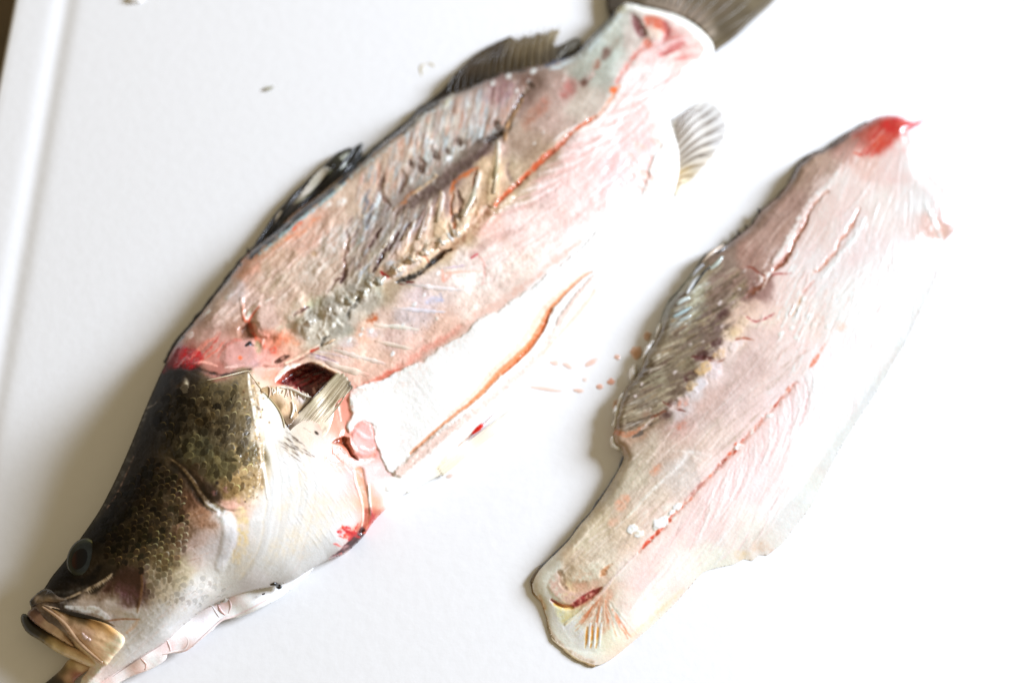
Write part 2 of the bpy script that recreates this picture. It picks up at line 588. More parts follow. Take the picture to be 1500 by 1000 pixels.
M_FLESH = material('wet_fish_flesh', sss=0.05, sss_scale=0.0008, coat=0.45, coat_rough=0.12, bump=0.12, bscale=1400, bump2=0.14, bscale2=480)
M_FILLET = material('wet_fillet_flesh', sss=0.06, sss_scale=0.0010, coat=0.45, coat_rough=0.12, bump=0.1, bscale=1400, bump2=0.12, bscale2=480)
M_BONE = material('bone_and_cartilage', sss=0.1, coat=0.4, coat_rough=0.12, bump=0.2, bscale=1500)
M_SCALE = material('skin_scale', coat=0.35, coat_rough=0.18, bump=0.15, bscale=2500, spec=0.6)
M_FIN = material('fin_membrane', coat=0.3, coat_rough=0.2, bump=0.3, bscale=1800)
M_BLOOD = material('wet_blood', coat=0.6, coat_rough=0.05, bump=0.1, bscale=900)
M_EYE = material('eye_cornea', coat=0.2, coat_rough=0.03, bump=0.0, spec=0.12)
M_BOARD = material('white_cutting_board', base=(0.80, 0.80, 0.805), rough=0.42, var=0.012, bscale=160, bump=0.05, bump2=0.0, spec=0.35)
M_TABLE = material('brown_table', base=(0.12, 0.085, 0.05), rough=0.6, var=0.2, bscale=60, bump=0.2)

# ------------------------------------------------------------------ table and cutting board
def slab(name, z, size, mat):
    s = size / 2
    return new_mesh(name, [(-s, -s, z), (s, -s, z), (s, s, z), (-s, s, z)], [np.array([[0, 1, 2, 3]])], mat=mat)
table = slab('table', -0.022, 6.0, M_TABLE)
table['kind'] = 'structure'

def build_board():
    a = px(20., 0., 0.); b = px(-2.4, 115., 0.)
    e = (b - a); e[2] = 0; e /= np.linalg.norm(e)
    nrm = np.array([-e[1], e[0], 0.0])
    if nrm[0] < 0:
        nrm = -nrm
    prof = [(0.0, -0.0215), (0.0, -0.004)]
    prof += [(0.003 - 0.003 * math.cos(t), -0.004 + 0.004 * math.sin(t)) for t in np.linspace(0.2, math.pi / 2, 7)]
    for n in np.linspace(0.008, 0.060, 60):
        dip = -0.0012 * math.exp(-((n - 0.0335) / 0.0065) ** 2)
        prof.append((n, dip))
    W = 0.92
    prof += [(n, 0.0) for n in np.linspace(0.07, W - 0.004, 12)]
    prof += [(W - 0.003 + 0.003 * math.sin(t), -0.004 + 0.004 * math.cos(t)) for t in np.linspace(0.2, math.pi / 2, 6)]
    prof += [(W, -0.0215)]
    L = np.linspace(-0.25, 0.75, 26)
    V = [a + e * l + nrm * p[0] + np.array([0, 0, p[1]]) for l in L for p in prof]
    k = len(prof)
    Q = [(i * k + j, (i + 1) * k + j, (i + 1) * k + j + 1, i * k + j + 1) for i in range(len(L) - 1) for j in range(k - 1)]
    n0 = len(V); m = len(L)
    zb = -0.0215
    low = lambda l, p: a + e * l + nrm * p[0] + np.array([0, 0, zb])
    caps = []
    for i in (0, m - 1):                                           # end walls, then the underside
        V += [low(L[i], p) for p in prof]
        c = n0 + (0 if i == 0 else k)
        for j in range(1, k - 2):
            f = (i * k + j, i * k + j + 1, c + j + 1, c + j)
            caps.append(f if i == 0 else f[::-1])
    caps.append((n0 + 1, n0 + k - 2, n0 + k + k - 2, n0 + k + 1))
    o = new_mesh('cutting_board', V, [np.array(Q), np.array(caps)], mat=M_BOARD)
    tag(o, 'white plastic cutting board with a shallow groove along its left edge', 'cutting board')
    return o
board = build_board()

# ------------------------------------------------------------------ the fish: outline, heights, colours
FISH_OUT = [(44, 880), (50, 872), (65, 861), (75, 845), (97, 818), (117, 789), (145, 748), (170, 700), (192, 650), (213, 598), (225, 570), (240, 537),
            (260, 500), (288, 467), (316, 431), (340, 399), (364, 371), (404, 337), (432, 311), (460, 291), (500, 259), (530, 236), (560, 209),
            (596, 181), (616, 160), (640, 147), (660, 137), (692, 124), (740, 104), (780, 98), (806, 90), (840, 80), (860, 59), (884, 35), (900, 17), (916, 5),
            (940, 9), (984, 19), (1016, 35), (1038, 55), (1046, 72), (1037, 92), (1017, 108), (1001, 128), (986, 148), (979, 170),
            (986, 192), (994, 224), (994, 256), (986, 284), (962, 330), (940, 362), (912, 396), (888, 430), (868, 452), (838, 482),
            (800, 522), (745, 578), (705, 620), (660, 668), (612, 708), (575, 736), (548, 762), (533, 784), (515, 802), (500, 813), (480, 819),
            (452, 834), (430, 848), (400, 858), (370, 864), (345, 871), (301, 890), (270, 913), (244, 937), (208, 959),
            (160, 989), (136, 1006), (118, 1010), (120, 992), (132, 975), (112, 950), (80, 925), (58, 906), (46, 892)]
fish = Canvas(-20, -60, 1130, 1050, FISH_OUT)

FISH_H = [(60, 885, 50), (90, 860, 56), (120, 815, 64), (170, 760, 84), (200, 700, 94), (230, 650, 98), (255, 590, 98), (270, 560, 100), (250, 760, 110), (300, 680, 120), (300, 600, 112),
          (350, 620, 120), (350, 570, 112), (330, 780, 112), (280, 860, 88), (230, 905, 72), (170, 905, 64), (110, 900, 56), (140, 960, 50), (400, 700, 104), (450, 750, 76), (400, 820, 70),
          (480, 690, 80), (500, 770, 46), (440, 640, 95), (420, 600, 88), (320, 860, 70),
          (270, 510, 76), (300, 500, 74), (350, 480, 64), (350, 528, 72), (400, 510, 62), (450, 430, 60), (400, 400, 60), (500, 330, 58), (480, 460, 70),
          (540, 420, 74), (600, 380, 76), (650, 340, 76), (700, 300, 74), (650, 250, 56), (560, 280, 54), (620, 200, 48), (700, 150, 46), (760, 120, 44), (750, 200, 60), (800, 190, 64), (860, 110, 52), (900, 60, 44),
          (960, 60, 42), (1010, 70, 36), (880, 200, 60), (940, 130, 46), (560, 500, 64), (620, 470, 64), (700, 420, 62), (780, 340, 64), (850, 270, 60),
          (920, 210, 47), (960, 250, 34), (560, 590, 78), (640, 560, 76), (720, 500, 70), (800, 420, 62), (880, 340, 50), (940, 290, 36),
          (660, 640, 44), (740, 570, 40), (820, 480, 34), (560, 660, 58), (560, 720, 38), (620, 690, 34)]
FISH_H = [(x, y, h * (1.22 if k < 25 else 1.0)) for k, (x, y, h) in enumerate(FISH_H)]
Hb = fish.spline(FISH_H)
ZEQ = fish.field([(60, 880, 34), (120, 790, 40), (200, 640, 48), (250, 530, 40), (330, 420, 26), (450, 300, 22), (600, 180, 20), (780, 100, 18), (900, 20, 18),
                  (1040, 70, 14), (985, 190, 12), (960, 330, 10), (840, 480, 9), (700, 620, 9), (575, 735, 10), (515, 802, 12), (430, 845, 22), (345, 870, 30), (240, 935, 32), (150, 990, 28)], power=3.0, smooth=10)
WID = fish.field([(60, 880, 22), (120, 790, 42), (200, 640, 70), (250, 530, 50), (330, 420, 22), (450, 300, 16), (600, 180, 12), (780, 100, 12), (900, 20, 12),
                  (1040, 70, 16), (985, 190, 20), (960, 330, 30), (840, 480, 30), (700, 620, 30), (575, 735, 30), (515, 802, 40), (430, 845, 44), (345, 870, 26), (240, 935, 26), (150, 990, 26)], power=3.0, smooth=10)

FISH_C = [
 # head, dark back and cheek
 (255,545,45,34,24),(240,560,38,30,22),(275,560,62,48,32),(300,572,98,84,54),(330,572,114,98,65),(350,555,128,108,72),(360,600,118,100,66),(350,640,104,88,60),(370,655,124,108,72),
 (300,610,80,66,42),(260,600,58,48,32),(230,610,44,37,27),(215,640,48,39,28),(250,650,76,65,43),(290,660,98,92,63),(320,690,112,100,63),(305,722,76,56,40),(340,720,152,122,78),
 (362,700,172,142,95),(345,745,212,172,147),(330,772,245,238,235),(300,752,185,140,110),(285,727,130,92,68),(270,702,98,74,52),(240,690,80,66,46),(200,690,56,46,32),(180,720,50,40,29),
 (160,740,40,33,24),(222,732,80,67,48),(250,752,104,89,66),(270,782,154,124,100),(290,792,208,184,174),(310,802,236,226,222),(230,782,99,84,60),(200,782,80,67,46),(170,790,60,50,37),
 (150,770,34,28,21),(165,820,80,67,48),(200,822,110,95,70),(240,822,158,138,103),(265,840,208,195,166),(290,850,240,234,224),(340,830,245,240,230),(330,850,246,241,230),
 (240,862,212,198,174),(222,850,192,178,158),(185,852,92,62,52),(200,862,104,74,68),(190,874,142,113,112),(160,872,152,128,113),(130,882,192,173,158),(170,887,217,207,202),
 (200,902,241,236,231),(230,912,248,245,240),(270,880,248,245,240),(140,855,58,45,33),(110,860,62,50,38),(85,865,44,36,28),(100,845,34,29,26),(150,840,64,52,37),(60,880,120,100,85),
 (120,960,225,205,180),(160,960,240,228,210),(190,950,247,243,238),(150,985,235,215,205),
 # gill cover, collar
 (375,640,192,177,152),(386,600,236,233,226),(400,640,246,244,238),(385,560,216,202,177),(392,590,206,202,182),(420,680,250,247,240),(400,720,246,243,237),(380,760,246,241,233),
 (440,720,247,245,238),(480,700,250,248,243),(500,760,250,248,244),(400,820,248,245,238),(460,790,249,247,242),(450,640,225,208,188),(430,650,205,192,172),(470,650,235,222,208),(375,860,246,238,232),
 (505,600,240,158,134),(500,625,240,166,143),(505,655,205,120,88),(525,650,240,165,155),(540,640,240,175,170),(530,670,235,155,135),(535,700,240,198,193),(530,690,235,188,182),
 (535,730,232,176,148),(540,765,212,112,85),(560,690,246,228,223),(575,720,249,246,240),
 # nape
 (290,500,202,164,150),(330,450,192,168,154),(300,470,188,155,141),(340,430,206,183,174),(350,480,168,125,104),(275,520,186,116,104),(300,515,192,130,114),(320,512,200,150,136),
 (345,522,196,143,133),(365,527,192,152,147),(385,517,220,163,150),(400,500,224,150,126),(420,490,236,192,168),(390,465,217,187,173),(420,440,217,187,168),(440,420,217,192,173),
 (400,410,207,183,158),(370,395,216,163,140),(420,380,220,188,164),(450,350,226,183,163),(470,330,226,182,162),(480,380,221,207,193),(490,310,220,192,172),(480,420,216,192,173),
 (440,450,212,187,163),(260,525,160,78,72),(315,535,175,110,95),(385,548,232,178,160),(400,560,230,165,142),
 # backbone
 (460,460,192,192,158),(490,475,168,178,158),(500,445,187,196,190),(520,440,192,196,190),(540,450,196,182,153),(530,480,234,190,166),(470,490,206,192,168),(520,420,192,173,152),
 (540,410,196,187,157),(560,405,192,168,138),(575,400,180,160,134),(600,380,210,188,152),(620,370,216,192,158),(650,350,220,192,158),(680,330,212,184,146),(700,315,204,172,132),(730,290,196,172,134),(640,330,190,172,142),(690,280,186,170,140),
 # dorsal muscle
 (560,260,196,172,150),(520,300,205,180,158),(540,340,182,162,150),(560,320,165,155,148),(600,290,160,142,132),(620,260,168,162,152),(640,220,178,178,166),(660,180,186,172,158),(700,160,184,168,160),(740,140,172,140,134),(770,115,150,125,112),(720,190,170,174,172),
 (580,350,168,152,138),(520,380,196,178,162),(600,330,160,140,128),(640,300,150,128,116),(560,380,178,164,142),(590,230,196,170,150),(700,220,130,112,100),(660,260,135,115,104),
 (720,250,192,172,134),(760,200,192,166,146),(800,170,196,166,152),(830,130,196,166,154),(790,230,190,164,140),(760,270,194,168,138),(850,150,196,180,164),(862,112,188,190,176),(882,80,192,198,185),(900,50,192,194,180),(870,60,198,206,198),
 # rib cage and lower muscle
 (500,520,226,192,176),(540,520,236,202,182),(560,540,236,197,177),(580,500,231,202,191),(600,460,227,202,191),(620,440,227,207,205),(640,420,236,217,207),(680,400,245,231,222),
 (720,380,245,227,217),(600,520,236,193,176),(650,480,236,197,177),(700,450,241,217,203),(520,552,235,192,172),(560,470,224,198,182),
 (760,380,245,222,207),(780,340,240,208,198),(820,320,242,212,203),(860,290,240,208,201),(760,320,240,217,208),(720,330,236,193,178),(800,280,239,211,204),(850,240,239,211,204),
 (900,250,240,199,195),(930,220,240,199,194),(880,200,239,220,214),(920,170,239,218,211),(940,130,241,231,226),(970,120,243,227,222),(990,100,244,220,211),(960,80,238,205,198),(1010,80,240,210,200),(930,60,205,190,178),
 # fat belly
 (600,600,252,249,243),(560,600,252,249,243),(640,560,252,250,246),(720,500,252,250,246),(800,420,252,250,247),(860,360,252,250,247),(920,310,252,249,244),(970,270,251,246,240),(985,210,250,246,238),
 (700,590,252,248,242),(780,510,252,248,242),(850,440,252,249,244),(660,640,251,246,238),(600,690,250,246,236),(1020,100,246,243,236),(1000,130,246,243,236),(975,180,246,242,234)]
fish.C[:] = fish.field(FISH_C, power=5.0, warp=15.0, smooth=8, ws=26)
fish.R[:] = np.clip(0.32 + 0.24 * fbm(fish.X, fish.Y, 22, 301, 3), 0.16, 0.5)

# noise that keeps flesh from looking airbrushed
F = fish
headM = F.mask([(60,850),(240,520),(300,545),(366,545),(382,600),(392,700),(372,800),(300,880),(120,1010),(30,900)], 14)
fleshM = F.mask([(262,505),(364,375),(560,215),(780,105),(900,10),(1050,60),(985,180),(930,270),(600,540),(510,570),(380,535),(270,530)], 14)
F.mottle(22, 30, 11, M=fleshM, dh=1.6, tint=(.8, .95, 1.0))
F.mottle(17, 9, 12, M=fleshM, dh=1.2, tint=(.9, 1, 1))
F.mottle(6, 3.2, 14, M=fleshM, dh=0.8)
F.mottle(7, 14, 15, ang=-.8, stretch=3.5, M=fleshM, dh=1.0, tint=(1, .9, .9))
F.mottle(5, 30, 13, M=1 - fleshM, dh=0.0, tint=(.8, .9, 1))

F.R += (0.40 - F.R) * F.mask([(30,900),(60,850),(160,700),(240,520),(300,545),(366,545),(395,600),(500,680),(540,760),(400,880),(120,1020)], 20)
# ---- head
F.fill([(232,548),(262,540),(300,553),(330,548),(366,540),(374,580),(384,640),(380,700),(366,740),(330,745),(300,722),(262,678),(240,640),(220,620)], None, dh=7, soft=5, jit=2)      # gill cover
F.stroke([(248,676),(262,684),(280,702),(292,722),(305,738),(322,748)], [3,6,8,9,8,4], (62,44,30), a=.8, soft=9, dh=-7)                       # groove behind the preopercle
F.stroke([(246,670),(256,676),(270,688),(284,706),(294,722),(306,738),(318,745)], [1.0,1.8,2.4,2.6,2.8,4,4], (190,170,145), a=.75, soft=2, dh=4)
F.stroke([(306,738),(320,746),(332,758),(336,780),(330,806),(322,830)], [5,8,9,9,8,6], (250,246,244), a=.9, soft=9, dh=4)
F.stroke([(342,700),(346,718),(350,735)], [3,4,2], (200,165,110), a=.5, soft=6)
F.stroke([(324,738),(338,740),(352,745)], [5,7,3], (232,180,160), a=.7, soft=7, dh=2)
F.stroke([(352,748),(356,775),(354,800),(345,820)], [7,9,8,6], (226,202,155), a=.7, soft=7, jit=3)
F.fibres([(262,745),(300,752),(318,790),(300,830),(262,845),(255,800)], 60, -20, 26, .7, [(205,170,150),(235,215,205),(150,115,95)], a=.35, dh=.5)
F.dab(313, 722, 4, (120,80,70), .8, 3, 1.5); F.dab(318, 707, 2.5, (60,45,40), .8, 2); F.dab(331, 717, 5, (150,110,95), .7, 4, 2); F.dab(316, 722, 1.4, (60,40,45), 1, 1)
# ridge line along the edge of the head, with a grey sheen painted on
F.stroke([(222,585),(205,628),(186,680),(165,720),(140,762)], [2,4,5,4,2], (96,94,92), a=.55, soft=6)
F.stroke([(196,668),(182,700),(168,728),(150,752)], [.8,1.2,1.2,.6], (150,110,85), a=.6, soft=2, dh=1)
F.stroke([(232,585),(226,592),(215,598)], [.6,1.2,.6], (150,135,120), a=.6, soft=2)
F.dab(271, 562, 5, (225,215,190), .7, 6, 2, .15, 1.8, 1.3); F.dab(262, 556, 9, (40,28,20), .6, 8, 3)
for k in range(120):                                            # raised scale pockets of the nape
    x, y = random.uniform(228, 350), random.uniform(560, 690)
    c = F.at(F.C, [x], [y])[0]
    F.dab(x, y, random.uniform(2.5, 6), np.clip(c * random.choice((.78, .88, 1.2, 1.45)), 0, 235), .55, 4, random.uniform(-1.5, 1.8), .25, random.uniform(1, 2.2), random.uniform(.9, 1.9), 2)
lum = np.clip(F.C.mean(-1) / 110.0, .25, 1.0)
F.C *= 1 - .22 * headM[..., None] * (1 - lum[..., None])
F.mottle(20, 11, 21, M=headM * lum, dh=0.8); F.mottle(16, 3.6, 22, M=headM * lum, dh=0.5)
# eye socket, snout and lip skin
F.stroke([(96,838),(104,848),(120,852),(136,845),(146,828)], [3,5,6,5,3], (26,20,17), a=.8, soft=6, dh=-3)
F.stroke([(98,822),(110,798),(126,786),(140,790)], [3,4,4,3], (32,28,26), a=.7, soft=5)
F.stroke([(76,866),(96,868),(112,864),(128,858)], [2,3,3,2], (110,108,104), a=.35, soft=6)
F.stroke([(72,876),(96,876),(116,868),(134,860),(148,853),(160,845),(164,840)], [1.2,1.5,1.6,1.8,2.4,2.4,1.4], (196,176,152), a=.85, soft=2, dh=2.5)   # toothed edge of the lacrimal
for k in range(14):
    t = k / 13; x = 128 + 34 * t; y = 864 - 23 * t
    F.stroke([(x, y), (x + 3.2, y + 5)], [.9, .5], (205,188,165), .8, 1.2, .8)
F.fill([(166,846),(180,842),(206,836),(207,850),(206,880),(203,893),(195,880),(175,866),(150,866)], (92,60,48), .75, 8, -2.5, jit=3)
F.stroke([(207,838),(208,858),(205,880),(202,896)], [1,2,2,1], (170,130,95), a=.7, soft=3, dh=2)
F.dab(186, 866, 12, (130,88,96), .5, 10, 0, None, 1.6, .3)
F.stroke([(88,880),(120,884),(160,888),(198,900)], [3,5,6,3], (205,195,190), a=.4, soft=7, dh=2)
F.stroke([(96,888),(120,892),(140,894),(158,905)], [2,4,6,3], (236,242,248), a=.7, soft=4, dh=2)
F.stroke([(150,910),(170,907),(188,906),(204,907)], [.8,1.2,1.2,.8], (170,118,82), a=.9, soft=1.6, dh=-1)
F.stroke([(204,907),(196,916),(186,926)], [1,3,2], (215,180,150), a=.7, soft=5)
for k in range(46):                                             # soft scale pattern of the white cheek
    x, y = random.uniform(205, 330), random.uniform(855, 905)
    F.stroke([(x-4,y-5),(x+3,y-1),(x+2,y+6)], .6, (228,214,196), .5, 1.4, .4, taper=True)
F.fibres([(170,930),(300,850),(340,870),(230,935),(165,985)], 46, -38, 60, 1.2, [(225,216,205),(255,252,250),(238,222,212)], a=.5, dh=.6)
# gill membrane folds between head and collar
for dx, c, w in ((0,(222,206,178),2.2),(10,(255,253,248),3.2),(22,(228,222,208),1.2),(34,(255,254,250),3),(46,(236,230,220),1.4),(58,(255,252,248),2.4),(67,(232,216,206),1.4)):
    F.stroke([(376+dx*.5,585),(386+dx*.8,650),(392+dx,705),(388+dx,760),(372+dx,815),(352+dx*.9,850)], [w*.6,w,w*1.1,w,w*.8,w*.4], c, a=.36, soft=5, dh=.9 if c[0] > 240 else -.9, jit=4, js=40)
F.stroke([(364,545),(366,570),(372,600),(377,640),(386,690),(392,730)], [1.2,2.4,2.6,2.2,2,1.2], (240,234,222), a=.85, soft=2, dh=2.5)
F.stroke([(372,566),(378,590),(384,612)], [1,1.6,.8], (160,128,90), a=.7, soft=2.5, dh=-1)
F.stroke([(378,640),(382,690),(386,720)], [5,6,4], (165,135,95), a=.5, soft=8, jit=4)
for k in range(150):
    x = random.gauss(372, 9); y = random.uniform(560, 735)
    F.dab(x, y, random.uniform(.8, 2), random.choice(((90,62,38),(225,190,130),(150,115,75),(250,235,205))), .6, 1.5, .4)
for k in range(120):
    x, y = random.uniform(420, 520), random.uniform(680, 800)
    F.stroke([(x-3,y-7),(x+1,y),(x+6,y+7)], .8, random.choice(((255,253,248),(236,228,214),(244,236,224))), .55, 1.6, .7, taper=True)
for k in range(46):
    x, y = random.gauss(436, 16), random.gauss(654, 14)
    F.stroke([(x-5,y-2),(x+1,y+1),(x+6,y+5)], .7, random.choice(((120,98,82),(150,135,120),(230,222,210),(90,74,62))), .7, 1.2, .8, taper=True)
F.dab(464, 634, 2, (50,38,30), .9, 1.5, 0, None, 2, .7)

for x, y, r in ((455,775,22),(425,735,14),(470,735,16),(415,800,18),(500,745,14),(360,820,14),(445,700,12)):
    F.dab(x, y, r, (238,222,196), .4, r, 0, None, 1.8, -1.0, 8)
# ---- collar cut, cavity, pleated flap
F.stroke([(243,545),(262,537),(290,541),(320,549),(345,546),(366,541)], [2,3,3,2,2,2], (58,34,26), a=.8, soft=4, dh=-3, jit=2)
F.fill([(252,540),(256,516),(270,508),(292,514),(296,526),(288,536),(270,538)], (186,14,30), .95, 8, 1, .2, jit=4)
F.stroke([(240,545),(250,532),(262,512)], [3,4,3], (140,22,24), a=.8, soft=5, rough=.2)
F.dab(268, 518, 7, (196,6,28), 1, 4, .5, .15, 1.2, .5, 2); F.dab(290, 518, 4.5, (200,10,24), 1, 3, .5, .15)
for p in ([(280,524),(300,507),(320,488)],[(284,528),(310,508),(322,486)],[(276,528),(292,508),(306,496)],[(262,536),(272,526),(280,528)],[(290,532),(315,514),(330,500)]):
    F.stroke(p, [1,1.6,.8], random.choice(((216,96,76),(200,78,66),(226,132,112))), .55, 2.6, 1.2, .25, 2)
F.stroke([(320,522),(328,510),(340,500),(352,497)], [1,2,2.4,1.5], (214,104,88), a=.6, soft=4, dh=1.5, jit=2)
F.stroke([(330,538),(345,536),(357,534)], [1,2.4,1], (250,215,200), .9, 2, 2, .2)
F.stroke([(285,532),(300,530),(318,536)], [1.5,2,1], (236,170,150), .7, 3, 1)
F.fill([(326,515),(338,502),(362,500),(374,508),(378,524),(362,536),(332,536)], (200,148,138), .55, 10, 13, .2, jit=3)
F.fill([(352,482),(364,472),(372,476),(374,490),(366,496),(352,494)], (140,94,72), .85, 10, -15, jit=2)      # hollow at the nape, with its brown shade painted in
F.stroke([(365,470),(372,488),(380,500),(388,508)], [2,3,4,2], (224,104,76), a=.7, soft=5, dh=2, jit=2)
F.stroke([(354,437),(356,455),(358,468)], [2.6,2.4,2], (226,200,190), .8, 2.5, 4); F.stroke([(357,446),(355,462),(360,470)], [1.2,1.6,2], (236,118,84), .9, 2, 1)
F.stroke([(362,466),(370,452),(382,444),(400,436)], [3,3.4,2.6,1], (246,224,212), .9, 2, 4, .22); F.stroke([(364,470),(372,458),(380,448)], [1,1.6,1], (228,104,74), .9, 2)
F.fill([(373,462),(378,448),(400,440),(440,430),(450,470),(420,488),(398,494),(380,488)], None, dh=20, soft=16, jit=3)
F.stroke([(372,476),(378,488),(392,492)], [3,4,2], (242,178,160), .7, 4, 3)
F.stroke([(360,506),(366,502),(371,506)], [1.6,2.8,1], (24,26,34), 1, 1.6, -2, .2); F.dab(367, 505, 1.1, (150,190,215), .9, 1)
F.stroke([(384,506),(386,498)], [1,2], (250,205,190), .8, 1.5, 1); F.stroke([(396,512),(402,508),(404,516),(397,516)], 1.6, (232,96,76), .9, 1.6, 1)
F.dab(378, 508, 5, (172,148,116), .8, 4, -2, None, 2, 1.4)
F.dab(412, 496, 9, (238,140,106), .6, 10, 1.5, .2, 1.6, -.4, 3); F.dab(436, 494, 10, (242,160,122), .6, 9, 0, .2, 1.6, -.3, 3); F.dab(352, 524, 3, (236,110,70), .8, 3)
F.stroke([(405,530),(415,524),(422,521)], [3,4,1.5], (92,56,44), .9, 4, -5, jit=1)
F.stroke([(386,535),(404,538),(425,533),(446,522),(470,505),(490,497)], [2,3,2.4,1.6,1.4,1], (172,112,96), .7, 3, -3, jit=1.5)
F.stroke([(418,532),(440,521),(462,508),(488,498)], [2,2.6,2.2,1.2], (240,205,180), .85, 2.5, 4); F.stroke([(456,514),(466,510)], 1.8, (225,70,44), .9, 2, 1)
F.stroke([(482,502),(490,498)], [1.6,1], (60,50,44), .9, 1.4); F.stroke([(471,505),(476,494),(482,492)], [2,3,1], (104,100,84), .7, 3, -2)
for p, c in (([(455,518),(478,524),(492,530)],(150,120,140)),([(460,520),(480,528),(496,532)],(240,225,230)),([(450,521),(470,526),(486,531)],(190,160,165)),([(466,515),(490,519),(510,524)],(222,204,206))):
    F.stroke(p, [1,1.5,.7], c, .7, 1.6, .8)
CAV = [(405,561),(414,552),(424,544),(438,537),(452,532),(464,534),(476,540),(492,549),(494,553),(484,560),(472,570),(462,580),(455,582),(444,576),(436,568),(422,563)]
F.fill(CAV, (96,22,26), .97, 5, -34, .2, jit=1.5)
for k in range(26):
    x, y = random.uniform(425, 480), random.uniform(540, 572)
    F.stroke([(x-9,y+4),(x,y),(x+8,y-5)], 1.4, random.choice(((140,42,42),(70,12,16),(172,66,62),(52,8,12))), .7, 3, random.uniform(-2, 2.5), .18, taper=True)
F.stroke([(406,560),(416,550),(428,543),(444,536)], [3,4,3.4,2], (222,92,60), .9, 4, 3, .2, jit=1)
F.stroke([(404,556),(412,546),(424,538),(436,534)], [3,4.4,4,2], (252,240,226), .9, 4, 6, jit=1.5)
F.dab(396, 548, 8, (240,160,132), .7, 7, 1, .25, 1.6, -.3, 3); F.stroke([(372,540),(392,541),(412,538)], [2,3,2], (236,190,172), .7, 4, 2, jit=2)
F.stroke([(452,531),(466,532),(476,537),(494,548),(500,556)], [1.6,2.2,2.4,3,2], (226,190,160), .95, 2, 5, jit=1)
F.stroke([(462,533),(472,537),(474,536)], [1,2,1], (250,238,222), .9, 1.4, 2)
# torn flesh at the shoulder
F.fill([(497,590),(505,582),(514,590),(516,606),(510,618),(512,634),(528,618),(545,622),(551,645),(549,668),(520,674),(508,662),(500,650),(502,630),(495,612)], (240,158,136), .8, 8, -6, .38, jit=3)
F.fill([(514,640),(528,617),(543,622),(550,644),(548,662),(530,668),(516,660)], (243,178,170), .8, 8, 10, .38, jit=2)
F.stroke([(520,628),(534,640),(546,642)], [2,3,1], (248,200,196), .7, 4, 2); F.stroke([(528,655),(540,660),(549,656)], [2,2.4,1], (246,205,200), .7, 3, 2)
F.fill([(485,649),(492,643),(502,640),(511,641),(512,650),(518,664),(524,674),(514,668),(508,656),(498,650)], (164,78,50), .9, 4, -9, .25, jit=1.5)
F.stroke([(511,640),(513,652),(520,664)], [3,3,2], (240,175,155), .8, 3, 6, jit=2)
F.stroke([(495,590),(497,604),(499,616)], [1.4,1.6,1], (252,236,222), .9, 1.6, 3)
for k in range(9):
    F.stroke([(488+k*2.6,654+k*2.2),(489+k*2.6,664+k*2.4)], [1.1,.5], (255,248,240), .9, 1.2, 2)
F.fill([(512,672),(548,670),(566,684),(580,694),(556,702),(538,708),(534,720),(524,700),(518,685)], (241,204,198), .8, 8, -1, .25, jit=2)
F.stroke([(520,690),(536,676),(548,672)], [2,3,1], (250,226,222), .6, 4, 1)
F.stroke([(526,690),(530,710),(535,730),(537,750),(536,766),(530,778)], [7,6.5,6,5.5,5,5], (229,164,134), .9, 5, -6, .25)
F.stroke([(537,748),(536,764),(528,778)], [4,4.5,4.5], (186,82,56), .85, 6, -1, .2)
F.stroke([(519,690),(523,712),(530,735),(532,756),(530,770)], [1.2,1.8,1.6,1.4,1], (255,240,220), .9, 1.5, 4, jit=1)
F.stroke([(540,710),(541,730),(544,752)], [1.2,2,1.4], (255,252,246), .9, 2, 4)
F.fill([(530,772),(536,778),(530,790),(520,800),(508,806),(512,796),(522,784)], (70,5,9), 1, 4, -3, .12, jit=1.5)
F.stroke([(524,786),(512,798),(500,808),(484,816)], [6,5.4,3.4,1.2], (78,7,11), 1, 2.5, -1, .12, jit=1)
F.stroke([(500,810),(488,815),(482,818)], [1.6,1.2,.6], (225,110,105), .8, 2)
for x, y, r in ((508,776,6),(513,781,5),(503,773,4),(519,783,4),(506,785,3.5),(499,779,3),(512,788,3)):
    F.dab(x, y, r, random.choice(((226,48,40),(214,32,34),(232,84,62))), .75, r, .3, .15, random.uniform(1, 1.7), random.uniform(-1, 1), r * .7)
F.stroke([(501,772),(510,778),(522,785),(528,788)], [1,2.4,2.6,1], (206,24,28), .75, 3, 0, .14, jit=2.5)
for p in ([(534,786),(542,777),(553,771)],[(541,768),(545,756),(543,744)],[(530,782),(539,778),(544,774)],[(548,762),(552,758),(557,756)],[(520,777),(522,772),(524,766)],[(489,796),(495,799),(502,801)],[(495,783),(499,785),(504,788)],[(545,770),(547,764),(549,757)],[(538,776),(543,764),(549,752)]):
    F.stroke(p, [.6, 1.5, .5], random.choice(((222,60,50),(232,110,84),(198,30,36))), .7, 2.2, .3, .2, jit=1.5)

